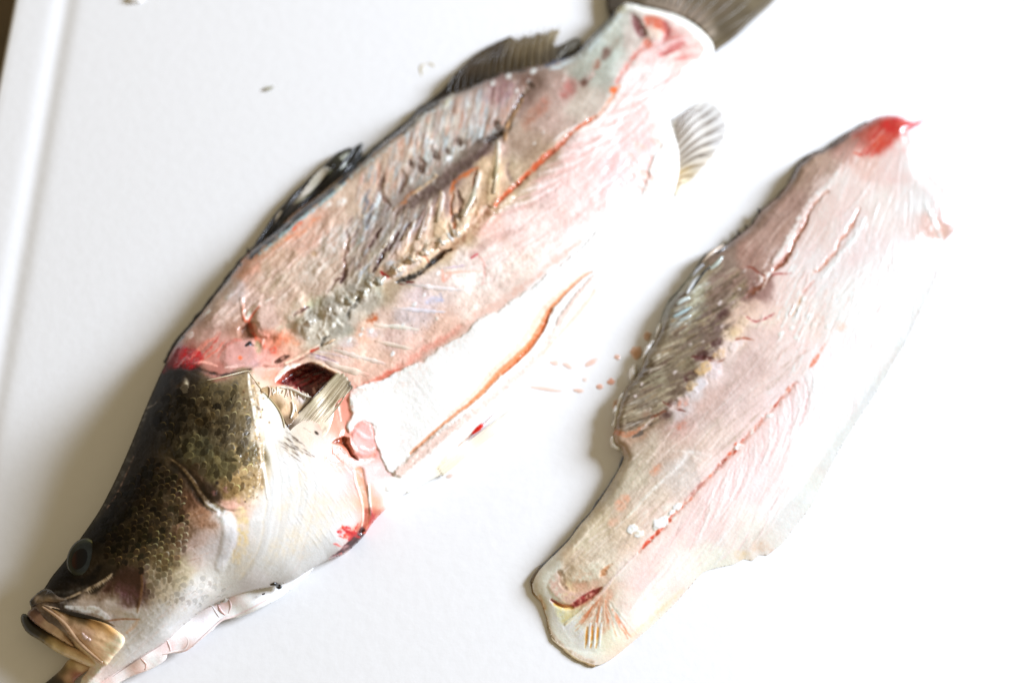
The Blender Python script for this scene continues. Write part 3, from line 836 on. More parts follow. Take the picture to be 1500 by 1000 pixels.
# ---- back skin edge and dorsal muscle
F.stroke([(250,515),(270,488),(300,450),(330,412),(350,388)], [2,2,2.2,2.4,3], (46,44,54), .95, 2, 1.5, jit=1.5)
F.stroke([(364,378),(384,360),(404,344),(420,332)], [3,4.5,6,6], (44,48,60), .95, 4, 2, jit=1.5)
F.stroke([(380,372),(404,352),(426,332),(452,312),(480,290),(506,266)], [1.5,2.4,2.8,3,3,2], (176,204,212), .9, 3, 2, jit=2)
F.stroke([(420,330),(446,308),(470,290),(500,266),(520,246)], [3.5,4,3.4,3.4,3], (40,42,52), .95, 3, 1.5)
F.stroke([(385,378),(410,362),(436,344),(470,318)], [3,3.4,3.4,2], (235,150,112), .6, 6, 0, jit=3); F.stroke([(430,336),(436,329),(442,326)], 2.4, (238,122,92), .8, 4)
for p in ([(506,256),(530,236),(560,214)],[(560,214),(585,194),(605,178)],[(600,176),(622,160),(642,152)]):
    F.stroke(p, [3,4,3], (64,66,66), .85, 4, 1, jit=3); F.stroke([(q[0]+6,q[1]+5) for q in p], [1.5,2.2,1], (198,210,212), .8, 3, 1, jit=3)
F.stroke([(640,146),(662,136),(692,124),(736,106),(770,102)], [4,5,5,4,3], (70,58,44), .85, 5, 0, jit=2)
F.stroke([(650,160),(656,148),(664,138)], [2,4,3], (222,218,196), .95, 2.5, 4)                                              # torn pale skin flap
F.stroke([(800,96),(840,78),(862,58),(886,34),(902,16)], [3,4,3.4,3,2.6], (72,88,122), .75, 4, 0, jit=1)
F.stroke([(804,102),(844,86),(870,62),(892,38),(908,20)], [2,3,3,3,3], (206,220,222), .75, 5, 1, jit=2)
# striped band below the fins
BAND = [(530,256),(560,226),(610,180),(660,148),(720,124),(775,112),(770,140),(742,182),(700,208),(650,244),(600,276),(560,300),(535,310),(520,290)]
def bang(x, y):
    return -78 - (x - 640) * .02
F.fibres(BAND, 430, bang, 30, 2.4, [(196,150,130),(206,166,146),(176,186,190),(198,206,208),(166,172,172),(150,120,104),(214,202,186),(186,160,150)], a=.5, dh=.8, spread=.12, soft=3.2, edge=12, rough=.3)
F.fibres(BAND, 90, bang, 14, .9, [(228,236,238),(240,240,236)], a=.5, dh=1.0, spread=.14, soft=1.6, edge=10, rough=.18)
F.dab(735, 135, 16, (146,104,108), .5, 16, 0, .25, 1.6, -.5, 5); F.dab(768, 118, 9, (120,80,72), .6, 8, 0, .25, 1, 0, 4)
for x, y, r in ((775,120,3.4),(745,112,3.5),(722,122,3.4),(757,133,2.5),(655,232,3.5),(676,216,3),(782,104,4),(630,208,3)):
    F.dab(x, y, r, (232,234,230), .85, 2, 2.5, .15, 1.5, -.9, 1)  # wet highlights painted as pale dabs
for x, y, r in ((638,228,5),(672,209,5),(617,248,5),(728,184,5),(778,124,4),(656,222,3.4),(602,240,4)):
    F.dab(x, y, r, (88,66,56), .75, 5, -3, None, 1.6, 1.1, 1.5)
# the dark gap under the band
F.stroke([(582,312),(604,296),(636,272),(672,244),(706,222),(724,202),(740,192),(752,168),(764,142),(772,124)], [4,7,9,9,7,5,4,3,3,2], (126,104,92), .75, 9, -7, jit=3)
F.stroke([(600,302),(640,274),(680,244),(715,216)], [4,7,7,5], (118,96,92), .7, 8, 0, jit=4)
F.stroke([(700,206),(720,203),(738,192),(750,170),(766,140)], [2,4,4,3,2], (74,56,46), .7, 5, -4, jit=3)
F.stroke([(604,285),(630,266),(640,258),(634,254)], [1.5,2.5,2,1], (206,176,140), .8, 3, 3, jit=1); F.stroke([(578,308),(596,290),(606,280)], [2,2.4,1.6], (176,116,76), .7, 4, 1, jit=2)
for pts, w in (([(570,300),(556,280),(562,262)],5),([(585,284),(592,262),(588,250)],4),([(620,248),(622,240),(614,230)],3)):
    F.stroke(pts, [w*.5,w,w*.4], (112,84,72), .7, 5, -4, jit=2)
# grey mottled muscle and neural spines
MID = [(505,330),(540,300),(580,300),(610,300),(640,290),(610,345),(570,385),(530,420),(500,420),(500,370)]
F.fibres(MID, 300, lambda x, y: -60 + random.gauss(0, 12), 26, 2.4, [(178,162,152),(150,124,112),(200,206,208),(180,186,190),(212,196,178),(172,150,136),(198,176,158),(140,116,108),(220,212,196)], a=.5, dh=1.2, soft=3.2, edge=12, rough=.3)
F.stroke([(506,338),(510,356),(506,376),(504,396),(494,410),(480,428)], [2,2.2,2,2.2,2.4,1], (108,68,62), .8, 3, -3, jit=3)
F.stroke([(499,414),(505,404),(508,396)], [1.5,3.4,1.6], (92,56,58), .85, 4, -3); F.stroke([(430,462),(442,454),(452,450)], [1.4,3,1], (100,56,52), .9, 3, -4, jit=1.5)
for k, (x, y) in enumerate(((552,300),(540,318),(530,338),(536,296))):
    F.stroke([(x-4,y+18),(x+2,y-2),(x+5,y-18)], [2,4,2], ((128,132,142) if k % 2 else (206,214,216)), .7, 5, 1.5, jit=3)
for x, y in ((552,386),(560,372),(574,356),(592,340),(548,350)):
    F.stroke([(x-6,y+12),(x+2,y),(x+9,y-14)], [1.4,3,1.6], (92,60,58), .85, 3, -4, jit=2)
F.fibres([(430,350),(505,315),(512,400),(470,440),(420,450),(400,420)], 70, lambda x, y: -62 + (470 - x) * .2, 34, 3.6, [(236,224,212),(198,170,150),(226,212,200),(206,176,154)], a=.36, dh=1.8, soft=6, edge=16, spread=.2, rough=.26)
F.fibres([(290,500),(340,425),(400,380),(430,380),(400,440),(350,470)], 50, lambda x, y: -48, 30, 3.2, [(222,200,190),(186,148,132),(214,186,174)], a=.34, dh=1.6, soft=6, edge=16, spread=.25, rough=.26)
# smoother nape muscle
F.fibres([(300,470),(364,385),(430,345),(500,300),(520,330),(500,400),(450,440),(400,440),(340,470)], 200, lambda x, y: -38 + (x - 400) * -.05, 46, 1.2, [(235,205,190),(196,160,140),(222,190,168),(206,176,158),(240,216,204)], a=.4, dh=.7, soft=1.8, edge=12)
F.dab(467, 388, 4, (146,110,82), .85, 4, -2); F.dab(460, 372, 4, (196,164,132), .7, 4, -1); F.dab(455, 400, 12, (226,214,202), .5, 9, 2, .25, 1.6, -.9, 4); F.dab(490, 352, 14, (226,222,216), .55, 10, 2, .25, 1.7, -.9, 4)
F.dab(500, 296, 5, (244,236,228), .7, 4, 2, .2, 1.8, -.7, 2); F.dab(480, 300, 4, (246,236,230), .7, 4, 1.5, .2, 1.6, -.7, 2); F.dab(495, 275, 6, (222,218,196), .6, 5, 1)
for x, y in ((334,434),(340,430),(302,460),(306,456),(279,491),(332,436)):
    F.dab(x, y, random.uniform(2, 4), (236,230,230), .75, 3, 1.4, .15, 1.6, -.8, 1.5)  # small painted highlights on the wet nape
F.dab(345, 425, 16, (206,196,196), .45, 14, 2)
# ---- backbone ridge
RIDGE = [(440,478),(470,462),(505,445),(535,428),(575,398),(610,378),(650,352),(690,330),(720,306),(745,286)]
F.stroke(RIDGE, [8,10,10,9,9,10,11,10,8,5], None, 0, 14, 16)
for k in range(95):
    t = random.random(); P = np.array(RIDGE, float); q = curve(P, 4); i = int(t * (len(q) - 1)); x, y = q[i] + rng.normal(0, 6, 2)
    far = x > 590
    F.dab(x, y, random.uniform(3.5, 8), random.choice(((222,194,164),(232,210,184),(204,174,144),(178,152,122),(238,220,198)) if far else ((186,188,170),(206,208,200),(166,170,156),(200,176,146),(176,160,136))), .55, 4, random.uniform(-3, 5), .25, random.uniform(1, 2), random.uniform(-1.2, -.3), 2)
for k in range(34):
    t = random.random() ** 1.2 * .62
    q = curve(np.array(RIDGE, float), 4); i = int(t * (len(q) - 1)); x, y = q[i] + rng.normal(0, 7, 2)
    F.dab(x, y, random.uniform(4, 8), random.choice(((178,188,184),(200,198,180),(168,176,166),(204,194,166),(206,192,174),(164,160,146))), .6, 6, random.uniform(2, 5), .34, random.uniform(1, 1.7), random.uniform(-1.2, -.2), 1.5)
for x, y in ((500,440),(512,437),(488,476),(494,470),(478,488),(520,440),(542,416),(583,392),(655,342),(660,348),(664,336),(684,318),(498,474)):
    F.dab(x, y, random.uniform(1.8, 3.4), (222,238,242), .85, 2.4, 1.6, .12, random.uniform(1.2, 2.6), random.uniform(.6, 1.1), 1)  # bluish-white glints painted on the ridge
F.stroke([(470,496),(466,488),(474,480),(476,470)], [1.5,2,1.6,1], (206,218,216), .7, 2.5, 2)
F.stroke([(509,468),(514,452),(520,446),(530,430)], [1.6,3,2.4,1.6], (104,104,88), .7, 4, -4, jit=2)
F.dab(545, 466, 6, (214,112,66), .75, 5, 0, .25, 1.6, -.4, 2); F.dab(532, 462, 6, (226,190,150), .6, 5, 1)
F.stroke([(558,398),(563,403),(570,406)], [1.4,2.8,1], (170,14,18), .95, 2, -1, .15)
F.stroke([(582,413),(596,408),(612,401),(622,394),(636,382),(646,373),(660,366)], [2,4,4,2.6,4,3,1.6], (62,58,54), .9, 4, -8, jit=2)
F.stroke([(636,384),(643,377),(650,371)], [1.6,3.2,1.5], (30,36,34), .95, 2.4, -3); F.stroke([(586,416),(598,414),(606,413)], [1,2.4,1], (120,50,44), .9, 2, -1)
F.stroke([(612,372),(622,376),(628,384)], [1,1.8,1], (190,104,70), .8, 2, -2); F.stroke([(560,404),(590,384),(600,376)], [1,1.4,1], (150,110,80), .6, 2.5, -2, jit=2)
# tall pale spines rising from the backbone
for pts, w, c in (([(668,330),(690,300),(698,270),(702,254)],[10,9,6,3],(206,198,166)),([(646,342),(644,310),(648,290),(647,282)],[9,8,6,3],(206,188,150)),
                  ([(720,296),(724,262),(728,236),(730,210)],[8,8,6,4],(196,180,138)),([(610,362),(620,338),(628,318),(630,302)],[7,6,4.5,2.5],(204,186,158)),
                  ([(586,374),(596,346),(606,324)],[6,4,2],(206,188,160)),([(570,350),(576,340)],[4,2.4],(220,206,188))):
    F.stroke(pts, w, c, .7, 6, 4, .25, jit=2.5)
    F.stroke([(q[0]+2, q[1]) for q in pts[1:]], [1.2]*len(pts[1:]), (238,238,232), .7, 2, .8, .15, 1)
F.stroke([(668,344),(664,320),(660,302),(664,286)], [2,3,2.4,1.5], (150,92,56), .85, 3, -5, jit=1.5)
F.stroke([(672,312),(676,300),(670,280)], [2,4,2], (110,84,70), .8, 4, -5, jit=2); F.stroke([(662,324),(668,316),(674,322)], [2.5,4,2], (120,110,104), .7, 3, -3)
F.stroke([(696,296),(694,270),(698,250)], [1.5,2.4,1.6], (138,96,66), .8, 3, -4); F.stroke([(660,284),(668,266),(690,250),(700,246)], [2,3,3,1.6], (196,112,62), .8, 4, -2, jit=2)
F.dab(690, 298, 6, (170,140,110), .7, 5, -2, None, 1.4, -.9)
# tan muscle behind it
F.mottle(9, 16, 61, -.9, 2.2, F.mask([(745,190),(790,110),(850,80),(900,30),(925,20),(930,60),(900,120),(860,170),(780,240),(735,285),(725,250)], 10), 1.2)
for x, y, c, r in ((832,132,(196,130,120),10),(795,157,(200,140,120),9),(775,175,(190,140,118),10),(858,118,(116,78,66),6),(888,78,(134,104,92),7),(874,94,(170,110,88),5),(900,64,(176,168,152),6),(866,110,(226,190,180),4)):
    F.dab(x, y, r, c, .65, r, -1, None, 1.7, -1.0, 2.5)
F.stroke([(765,145),(750,172),(742,192),(740,206)], [2,3,3.4,2], (204,160,118), .8, 4, 4, jit=1.5)
for x, y in ((796,194),(801,170),(783,210),(768,135),(772,130),(826,116),(724,265)):
    F.dab(x, y, 1.7, (240,234,228), .7, 2, 1.2, .14, 1.5, -.8, .8)  # specular spots painted in near-white
F.stroke([(735,262),(770,240),(800,220),(816,206),(830,190)], [3,3,3,3,2], (214,186,158), .5, 6, 2, jit=2)
F.stroke([(745,240),(742,250),(752,268),(760,272)], [2,3,3,1.5], (150,128,116), .6, 5, -2)
F.stroke([(812,206),(826,194),(846,184)], [1.4,2,1], (236,228,222), .7, 3, 1.5)
# orange blood line along the spine
F.stroke([(640,378),(662,362),(686,342),(704,326),(722,304),(745,280),(770,262)], [3,6,7,6,6,5,3], (168,124,92), .7, 9, -5, .4, jit=2)
F.stroke([(726,301),(736,290),(750,276),(772,256),(800,228),(822,212),(836,196),(852,184),(872,172)], [2,3,3.4,4,4.4,3,2.4,2.6,2.4], (226,108,68), .9, 3.5, -4, .22, jit=1.5)
F.stroke([(798,232),(818,214),(828,204)], [2,4,2], (206,112,82), .6, 5, -2, .4)
F.stroke([(872,172),(884,160),(892,148),(900,138),(906,126)], [3,1.6,2,1.5,2], (240,164,128), .85, 4, -2, jit=2); F.dab(899, 132, 5, (240,122,72), .9, 4, 0, .2, 1.2)
F.stroke([(904,122),(914,104),(926,86),(938,72),(950,62)], [2,3,3.6,3,3], (226,130,116), .8, 6, -3, jit=2)
F.stroke([(840,196),(866,182),(890,160),(904,142)], [2,2.6,2.6,1.6], (250,236,226), .6, 4, 2)
# tail stump
F.stroke([(904,18),(918,8),(944,12),(984,22),(1014,38),(1032,56),(1038,74),(1028,96),(1008,116)], [5,5,6,7,7,7,7,6,4], (246,245,234), .95, 5, 2.5, jit=1.5)
F.fill([(924,22),(936,28),(944,40),(946,54),(938,56),(930,46)], (140,86,86), .9, 7, -7, .25, jit=1.5)
F.fill([(944,24),(966,26),(980,38),(976,54),(966,44),(950,42)], (228,112,84), .85, 7, -3, .22, jit=2)
F.fill([(966,30),(984,40),(1002,56),(990,66),(972,62),(976,44)], (226,150,140), .75, 8, 0, .22, jit=2)
F.stroke([(974,34),(978,48),(974,60),(970,64)], [3,4,3,2], (198,104,102), .7, 6, -2)
F.dab(958, 48, 8, (238,212,192), .8, 6, 3, .22, 1.5, .9, 2); F.dab(948, 64, 6, (226,96,66), .85, 6, -2, .2, 1.2, .9, 2)
F.stroke([(968,80),(984,72),(1002,64)], [2.5,5,3], (204,82,78), .9, 5, -2, .2, jit=2); F.stroke([(985,88),(1005,84),(1022,80)], [3,5,2], (238,168,158), .7, 7)
F.stroke([(966,70),(990,60),(1008,58)], [1.6,2.4,1], (242,214,214), .7, 3, 1.5)
F.fibres([(955,60),(1010,50),(1028,78),(1010,96),(965,90)], 40, lambda x, y: -18 + (x-990)*.5, 34, 1.0, [(250,226,222),(222,140,132),(244,196,186)], a=.5, dh=.8)
F.dab(912, 14, 5, (206,206,160), .6, 6)
# lower muscle: fine curved lines
LOW = [(670,390),(706,340),(760,282),(830,212),(900,140),(960,90),(1000,100),(975,150),(950,220),(920,270),(850,330),(760,410),(700,420)]
F.nz = .5
F.fibres(LOW, 300, lambda x, y: -22 - (x - 700) * .09 - (300 - y) * .02, 80, 1.8, [(246,226,220),(232,190,180),(250,238,234),(236,200,190),(240,214,206)], a=.22, dh=.7, soft=3, edge=16, bend=5)
for k in range(15):
    t = k / 14; x = 722 + 190 * t; y = 318 - 176 * t
    F.stroke([(x, y), (x+40, y-12), (x+84, y-36)], [1,2.4,.8], (255,244,240) if k % 2 else (226,176,166), .5, 4.5, 2.2 if k % 2 else -2, jit=2)
F.dab(928, 190, 26, (240,190,182), .55, 26, 0, None, 1.6, -1.1, 6); F.dab(850, 262, 26, (240,200,192), .4, 24, 0, None, 1.7, -.8, 6)
F.stroke([(690,374),(720,352),(750,338)], [4,6,3], (206,168,156), .6, 8, -1)
F.stroke([(690,378),(696,374),(700,372)], [1,1.8,.8], (216,70,84), .9, 2)
F.stroke([(700,375),(708,382),(710,398),(706,416)], [1.2,1.4,1.4,1.4], (240,180,168), .7, 2.4); F.stroke([(652,400),(680,398),(704,398)], [1.4,1.8,1.2], (242,190,166), .7, 2.4)
F.stroke([(648,396),(650,412),(660,402)], [1.6,2.4,1.4], (240,176,156), .7, 3); F.fill([(664,402),(706,399),(704,416),(668,418)], (252,244,236), .6, 4, 1)
F.stroke([(626,442),(640,438),(648,440)], [3,5,2], (206,206,226), .75, 5, .5); F.stroke([(645,430),(648,440)], [1,2], (180,180,206), .6, 3)
F.dab(606, 470, 14, (212,196,194), .5, 12, 0, None, 1.8, .1, 4); F.dab(590, 464, 10, (204,192,192), .5, 9, 1, .2, 1.6, .2, 3); F.dab(506, 500, 9, (222,212,214), .6, 8, 1, .18, 1.6, .2, 3); F.dab(546, 488, 8, (214,206,212), .5, 8, 0, .2, 1.5, .2, 3)
for x, y in ((531,482),(528,490),(544,484),(575,518),(607,446),(640,466),(590,476),(642,400),(622,432),(512,498),(452,495)):
    F.dab(x, y, random.uniform(1.6, 3), (255,250,246), .9, 2, 1.2, .12, 1.6, -.9, .8)  # white highlights painted over the rib flesh
# pink rim beside the fat
FAT_EDGE = [(512,578),(530,562),(560,556),(590,540),(620,528),(650,505),(682,490),(690,478),(700,468),(716,460),(726,458),(742,446),(770,428),(800,404),(830,380),(856,360),(880,334),(900,318),(926,294),(940,284),(948,262),(958,232),(962,206),(970,190)]
F.stroke([(512,582),(530,566),(566,550),(600,530),(620,514),(650,496),(676,480)], [4,5,6,6,5,5,3], (232,150,130), .55, 9, -3, jit=3)
F.stroke([(528,568),(548,558),(566,551),(584,540)], [2,3.4,4,2], (222,96,72), .6, 4, -1, .25, jit=3)
F.stroke([(680,480),(700,462),(740,440),(790,402),(850,352)], [5,6,6,5,3], (238,196,178), .7, 9, 0, jit=3)
FAT = FAT_EDGE[:-2] + [(985,200),(992,240),(984,284),(950,340),(905,392),(865,430),(820,478),(770,540),(700,600),(640,640),(588,690),(575,692),(562,680),(552,650),(546,624),(530,614),(520,622),(512,634),(508,626),(516,606),(510,592)]
M_FAT = F.fill(FAT, (244,242,237), .96, 3.5, 6, .5, jit=3.2, js=10)
F.H += M_FAT * (1.1 * fbm(F.X, F.Y, 14, 71, 3) + .55 * fbm(F.X, F.Y, 4, 72, 2))
F.C += (M_FAT * 5 * fbm(F.X, F.Y, 16, 73, 3))[..., None]
# scalloped pink edge near the anal fin
for k in range(34):
    x = random.gauss(940, 12) + (k % 3) * 6; y = random.uniform(205, 290)
    F.stroke([(x-5,y-3),(x+2,y),(x+3,y+6)], [.8,1.6,.8], random.choice(((244,196,176),(246,206,190),(240,176,160))), .7, 2, -.6)
# orange slit and folded flap of the belly
F.nz = .2
F.stroke([(884,404),(866,436),(840,470),(806,508),(750,566),(706,604),(660,642),(606,690),(570,716)], [3,5,6,6,6,6,7,8,5], (246,242,236), a=.9, soft=6, dh=6, rough=.35, jit=1.5)
F.stroke([(872,404),(850,428),(830,456),(812,488),(790,520),(740,566),(700,600),(656,632),(612,668),(585,692)], [2,4,5,5,5,5,5,6,8,6], (243,212,198), a=.85, soft=6, dh=8, rough=.3, jit=1.5)
F.stroke([(890,396),(872,426),(846,460),(814,496),(796,518)], [1.2,3,3.4,3,1.4], (246,204,176), a=.6, soft=5, dh=0)
F.stroke([(860,396),(840,412),(816,434),(794,458),(780,482),(768,502),(748,524),(720,548),(690,580),(655,610)], [.6,3,5,7,9,9,7,4,3,1], (246,196,160), a=.55, soft=9, dh=-2)
F.stroke([(866,398),(846,412),(824,432),(804,456),(792,480),(780,500),(760,522),(730,548),(700,580),(660,612),(628,640),(600,664)], [.5,1.6,2.4,4,4.8,5,4,3.2,2.2,1.6,1.8,1], (238,146,92), a=.9, soft=5, dh=-9, rough=.3, jit=1)
F.stroke([(806,452),(796,480),(782,500),(760,526),(735,548)], [1,2.6,2.8,2.2,1], (230,120,66), a=.8, soft=3, dh=-3)
F.nz = .9
F.stroke([(732,596),(712,616),(690,636),(668,656)], [.7,1.2,1.4,.8], (196,150,130), .8, 1.6, -3)
F.stroke([(707,622),(700,628),(693,635)], [2.6,3.6,2.6], (226,34,14), .98, 2, .8, .15)
F.stroke([(657,664),(648,676),(640,688)], [2,3,2], (246,226,190), .5, 6)
F.C *= 1 + .04 * fleshM[..., None]
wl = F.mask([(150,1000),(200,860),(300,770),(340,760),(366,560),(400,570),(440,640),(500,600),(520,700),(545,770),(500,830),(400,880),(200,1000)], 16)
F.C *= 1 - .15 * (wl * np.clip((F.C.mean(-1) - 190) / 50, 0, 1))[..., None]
rid2 = F.mask([(545,410),(590,350),(640,290),(690,245),(735,205),(745,250),(735,290),(690,330),(620,385),(570,410)], 16)[..., None]
F.C = F.C * (1 - rid2) + (F.C * np.array([1.14, 1.09, 1.13]) + 4) * rid2
bnd2 = F.mask(BAND, 14)[..., None]
F.C = F.C * (1 - bnd2) + (F.C * 1.06 + 6) * bnd2
rdg = F.mask([(430,490),(470,440),(520,410),(560,440),(520,480),(480,510)], 20)[..., None]
F.C = F.C * (1 - .85 * rdg) + (F.C.mean(-1, keepdims=True) * np.array([1.10, 1.05, .97])) * .85 * rdg
F.C = np.clip(F.C, 4, 255)

prof = np.clip(F.S / np.maximum(WID, 4), 0, 1)
prof = np.sqrt(1 - (1 - prof) ** 2)
Hd = np.where(F.H < -6, -1.8 + (F.H + 6) * 0.9, F.H * 0.3) * sstep(F.S / 7.0)
rg = lambda sc, sd: 1 - 2.6 * np.abs(fbm(F.X, F.Y, sc, sd, 2))
FD = headM * lum * 0 + headM * np.clip((200 - F.C.mean(-1)) / 90, .12, 1) * (1.0 * fbm(F.X, F.Y, 7, 401, 3, -.9, 1.6) + .35 * rg(4.5, 402)) + fleshM * (1 - M_FAT) * (.42 * fbm(F.X, F.Y, 6, 403, 3, -.75, 3.2) + .9 * fbm(F.X, F.Y, 18, 405, 2, -.75, 1.8) + .10 * rg(5.0, 404))
F.R += (.55 - F.R) * headM * np.clip((105 - F.C.mean(-1)) / 40, 0, 1) * np.clip(1.25 - F.S / 90, 0, 1)
FZ = ZEQ + (np.maximum(Hb, ZEQ + 2) - ZEQ) * prof + Hd + FD * sstep(F.S / 8.0)
FZ = np.maximum(FZ, 2.5)
def fz(x, y):
    return F.at(FZ, x, y)

whole_fish = empty('fish', px(520., 480., 0.), 'large olive-backed fish with its head on and one side already cut away', 'fish')
whole_fish.rotation_euler = (0, 0, 0)
ROOT = np.array(whole_fish.location)
def adopt(o, root, anchor=None):
    """put the part's vertices in its parent's space"""
    off = np.array(root.location) if anchor is None else anchor
    n = len(o.data.vertices)
    v = np.empty(n * 3, np.float32); o.data.vertices.foreach_get('co', v)
    v = v.reshape(-1, 3) - off.astype(np.float32)
    o.data.vertices.foreach_set('co', v.ravel()); o.data.update()
    return o
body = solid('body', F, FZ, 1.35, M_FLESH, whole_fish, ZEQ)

# ------------------------------------------------------------------ parts of the fish
def tints(pts, power=3.0, warp=3.0, noise=8.0, ns=5.0, seed=1, ang=0.0, stretch=1.0):
    """colour function from a few colour samples, broken up with noise"""
    P = np.asarray(pts, float)
    def f(x, y):
        wx = x + warp * fbm(x, y, 14.0, seed); wy = y + warp * fbm(x, y, 14.0, seed + 5)
        num = 0; den = 0
        for p in P:
            w = 1.0 / ((wx - p[0]) ** 2 + (wy - p[1]) ** 2 + 9.0) ** (power / 2)
            num = num + w[:, None] * p[2:]; den = den + w
        return num / den[:, None] + (noise * fbm(x, y, ns, seed + 9, 3, ang, stretch))[:, None]
    return f

def heights(pts, power=3.0, soft=120.0):
    P = np.asarray(pts, float)
    def f(x, y):
        num = 0; den = 0
        for p in P:
            w = 1.0 / ((x - p[0]) ** 2 + (y - p[1]) ** 2 + soft) ** (power / 2)
            num = num + w * p[2]; den = den + w
        return num / den
    return f

def dome(name, cx, cy, rx, ry, ang, zf, h, colf, mat, parent, nr=14, na=36, rough=0.3, jit=0.0, seed=0, sink=1.0, p=2.0, soft=False):
    """a low rounded cap: zf ground height function, h its height in pixels, colf(q, a, x, y) colour"""
    ca, sa = math.cos(ang), math.sin(ang)
    Q, A = np.meshgrid(np.linspace(0, 1, nr + 1)[1:], np.arange(na) / na * 2 * math.pi, indexing='ij')
    q = np.concatenate([[0.0], Q.ravel()]); a = np.concatenate([[0.0], A.ravel()])
    k = 1 + jit * fbm(np.cos(a) * 2 + seed * 3.1, np.sin(a) * 2 + seed * 1.7, 1.0, seed, 2)
    u = q * np.cos(a) * rx * k; v = q * np.sin(a) * ry * k
    x = cx + u * ca - v * sa; y = cy + u * sa + v * ca
    z = zf(x, y) - sink + (h + sink) * ((1 - q ** 2) ** 1.6 if soft else (1 - q ** p) ** (1.0 / p))
    V = px(x, y, z)
    T = [(0, 1 + (j + 1) % na, 1 + j) for j in range(na)]
    B = [(1 + i * na + j, 1 + i * na + (j + 1) % na, 1 + (i + 1) * na + (j + 1) % na, 1 + (i + 1) * na + j) for i in range(nr - 1) for j in range(na)]
    c = colf(q, a, x, y) if callable(colf) else np.tile(np.asarray(colf, float), (len(q), 1))
    return new_mesh(name, V, [np.array(T), np.array(B)], albedo(c), rough, mat, parent)

up_z = lambda d: (lambda x, y: fz(x, y) + d)

# eye
def eye_col(q, a, x, y):
    base = np.array([52, 56, 54.]) + (14 * fbm(x, y, 5, 3))[:, None]
    c = np.tile(base[:1] * 0 + 1, (len(q), 1)) * base
    s = sstep((q - .70) / .12)[:, None]
    c = c * (1 - s) + np.array([70, 74, 64.]) * s
    s = (sstep((q - .84) / .05) * (1 - sstep((q - .93) / .05)) * np.clip(np.cos(a - 5.9) * 1.4, 0, 1))[:, None]
    c = c * (1 - s) + np.array([196, 194, 120.]) * s
    s = sstep((q - .95) / .05)[:, None]
    return c * (1 - s) + np.array([30, 27, 24.]) * s
EC, ES = (121, 816), 1.0
eye = dome('eye', 121, 816, 22, 30, 0.42, lambda x, y: 0 * x + fz(np.array([121.]), np.array([816.]))[0] + .05 * (x - 121), 10, eye_col, M_EYE, whole_fish, 18, 56, .2, sink=2, p=2.3)
def pup_col(q, a, x, y):
    c = np.tile(np.array([30, 13, 14.]), (len(q), 1))
    s = np.clip((114 - x) / 6, 0, 1)[:, None]
    c = c * (1 - s * .6) + np.array([104, 54, 30.]) * s * .6
    s = sstep((x - 119) / 5)[:, None] * .8
    return c * (1 - s) + np.array([22, 24, 30.]) * s
eye_z = lambda x, y: 0 * x + fz(np.array([121.]), np.array([816.]))[0] + .05 * (x - 121) - 2 + 12 * np.clip(1 - np.hypot(((x - 121) * .913 + (y - 816) * .408) / 22, (-(x - 121) * .408 + (y - 816) * .913) / 30) ** 2.3, 0, 1) ** (1 / 2.3)
dome('pupil', 116.5, 818, 10.5, 16, 0.42, eye_z, 1.0, pup_col, M_EYE, eye, 8, 32, .08, sink=-.35, p=3)

# mouth
zj = heights([(32, 908, 40), (60, 925, 46), (100, 945, 50), (146, 970, 52), (42, 896, 44)])
lower_jaw = sheet('lower_jaw', [(30, 904), (34, 898), (42, 901), (52, 912), (66, 922), (84, 933), (112, 949), (138, 964), (150, 974), (146, 978), (132, 976), (108, 966), (84, 955), (60, 939), (41, 927), (33, 916)],
      zj, 26, tints([(32, 905, 40, 40, 34), (44, 918, 34, 32, 26), (56, 926, 46, 40, 26), (66, 930, 70, 60, 38), (80, 945, 214, 194, 150), (72, 940, 160, 138, 92), (104, 955, 226, 202, 166), (140, 972, 236, 208, 176), (60, 936, 120, 104, 62), (90, 940, 190, 166, 122)], noise=12), 1.1, M_FIN, whole_fish, edge=10, rough=.3)
mouth_lining = sheet('mouth_lining', [(40, 898), (48, 890), (60, 886), (70, 893), (82, 908), (98, 930), (108, 946), (96, 941), (78, 930), (60, 919), (46, 908)],
      heights([(40, 898, 48), (64, 888, 56), (104, 944, 55), (60, 915, 47), (84, 915, 54)]), 16,
      tints([(44, 898, 120, 88, 76), (56, 890, 70, 40, 34), (58, 904, 172, 138, 128), (70, 912, 206, 182, 164), (86, 928, 214, 188, 162), (98, 938, 196, 166, 136), (76, 904, 150, 112, 90)], noise=10), 1.1, M_FLESH, whole_fish, edge=5, rough=.3)
zmx = up_z(5.0)
mx_h = heights([(60, 884, 60), (100, 910, 67), (130, 920, 71), (180, 938, 73), (150, 970, 58), (120, 900, 70), (110, 940, 60)], 2.5, 300.0)
def mx_z(x, y):
    h = mx_h(x, y)
    return h + 5 * np.log1p(np.exp(np.clip((fz(x, y) - h) / 5, -20, 20))) + 1.2 + .5 * fbm(x, y, 9, 3, 2, .55, 3)
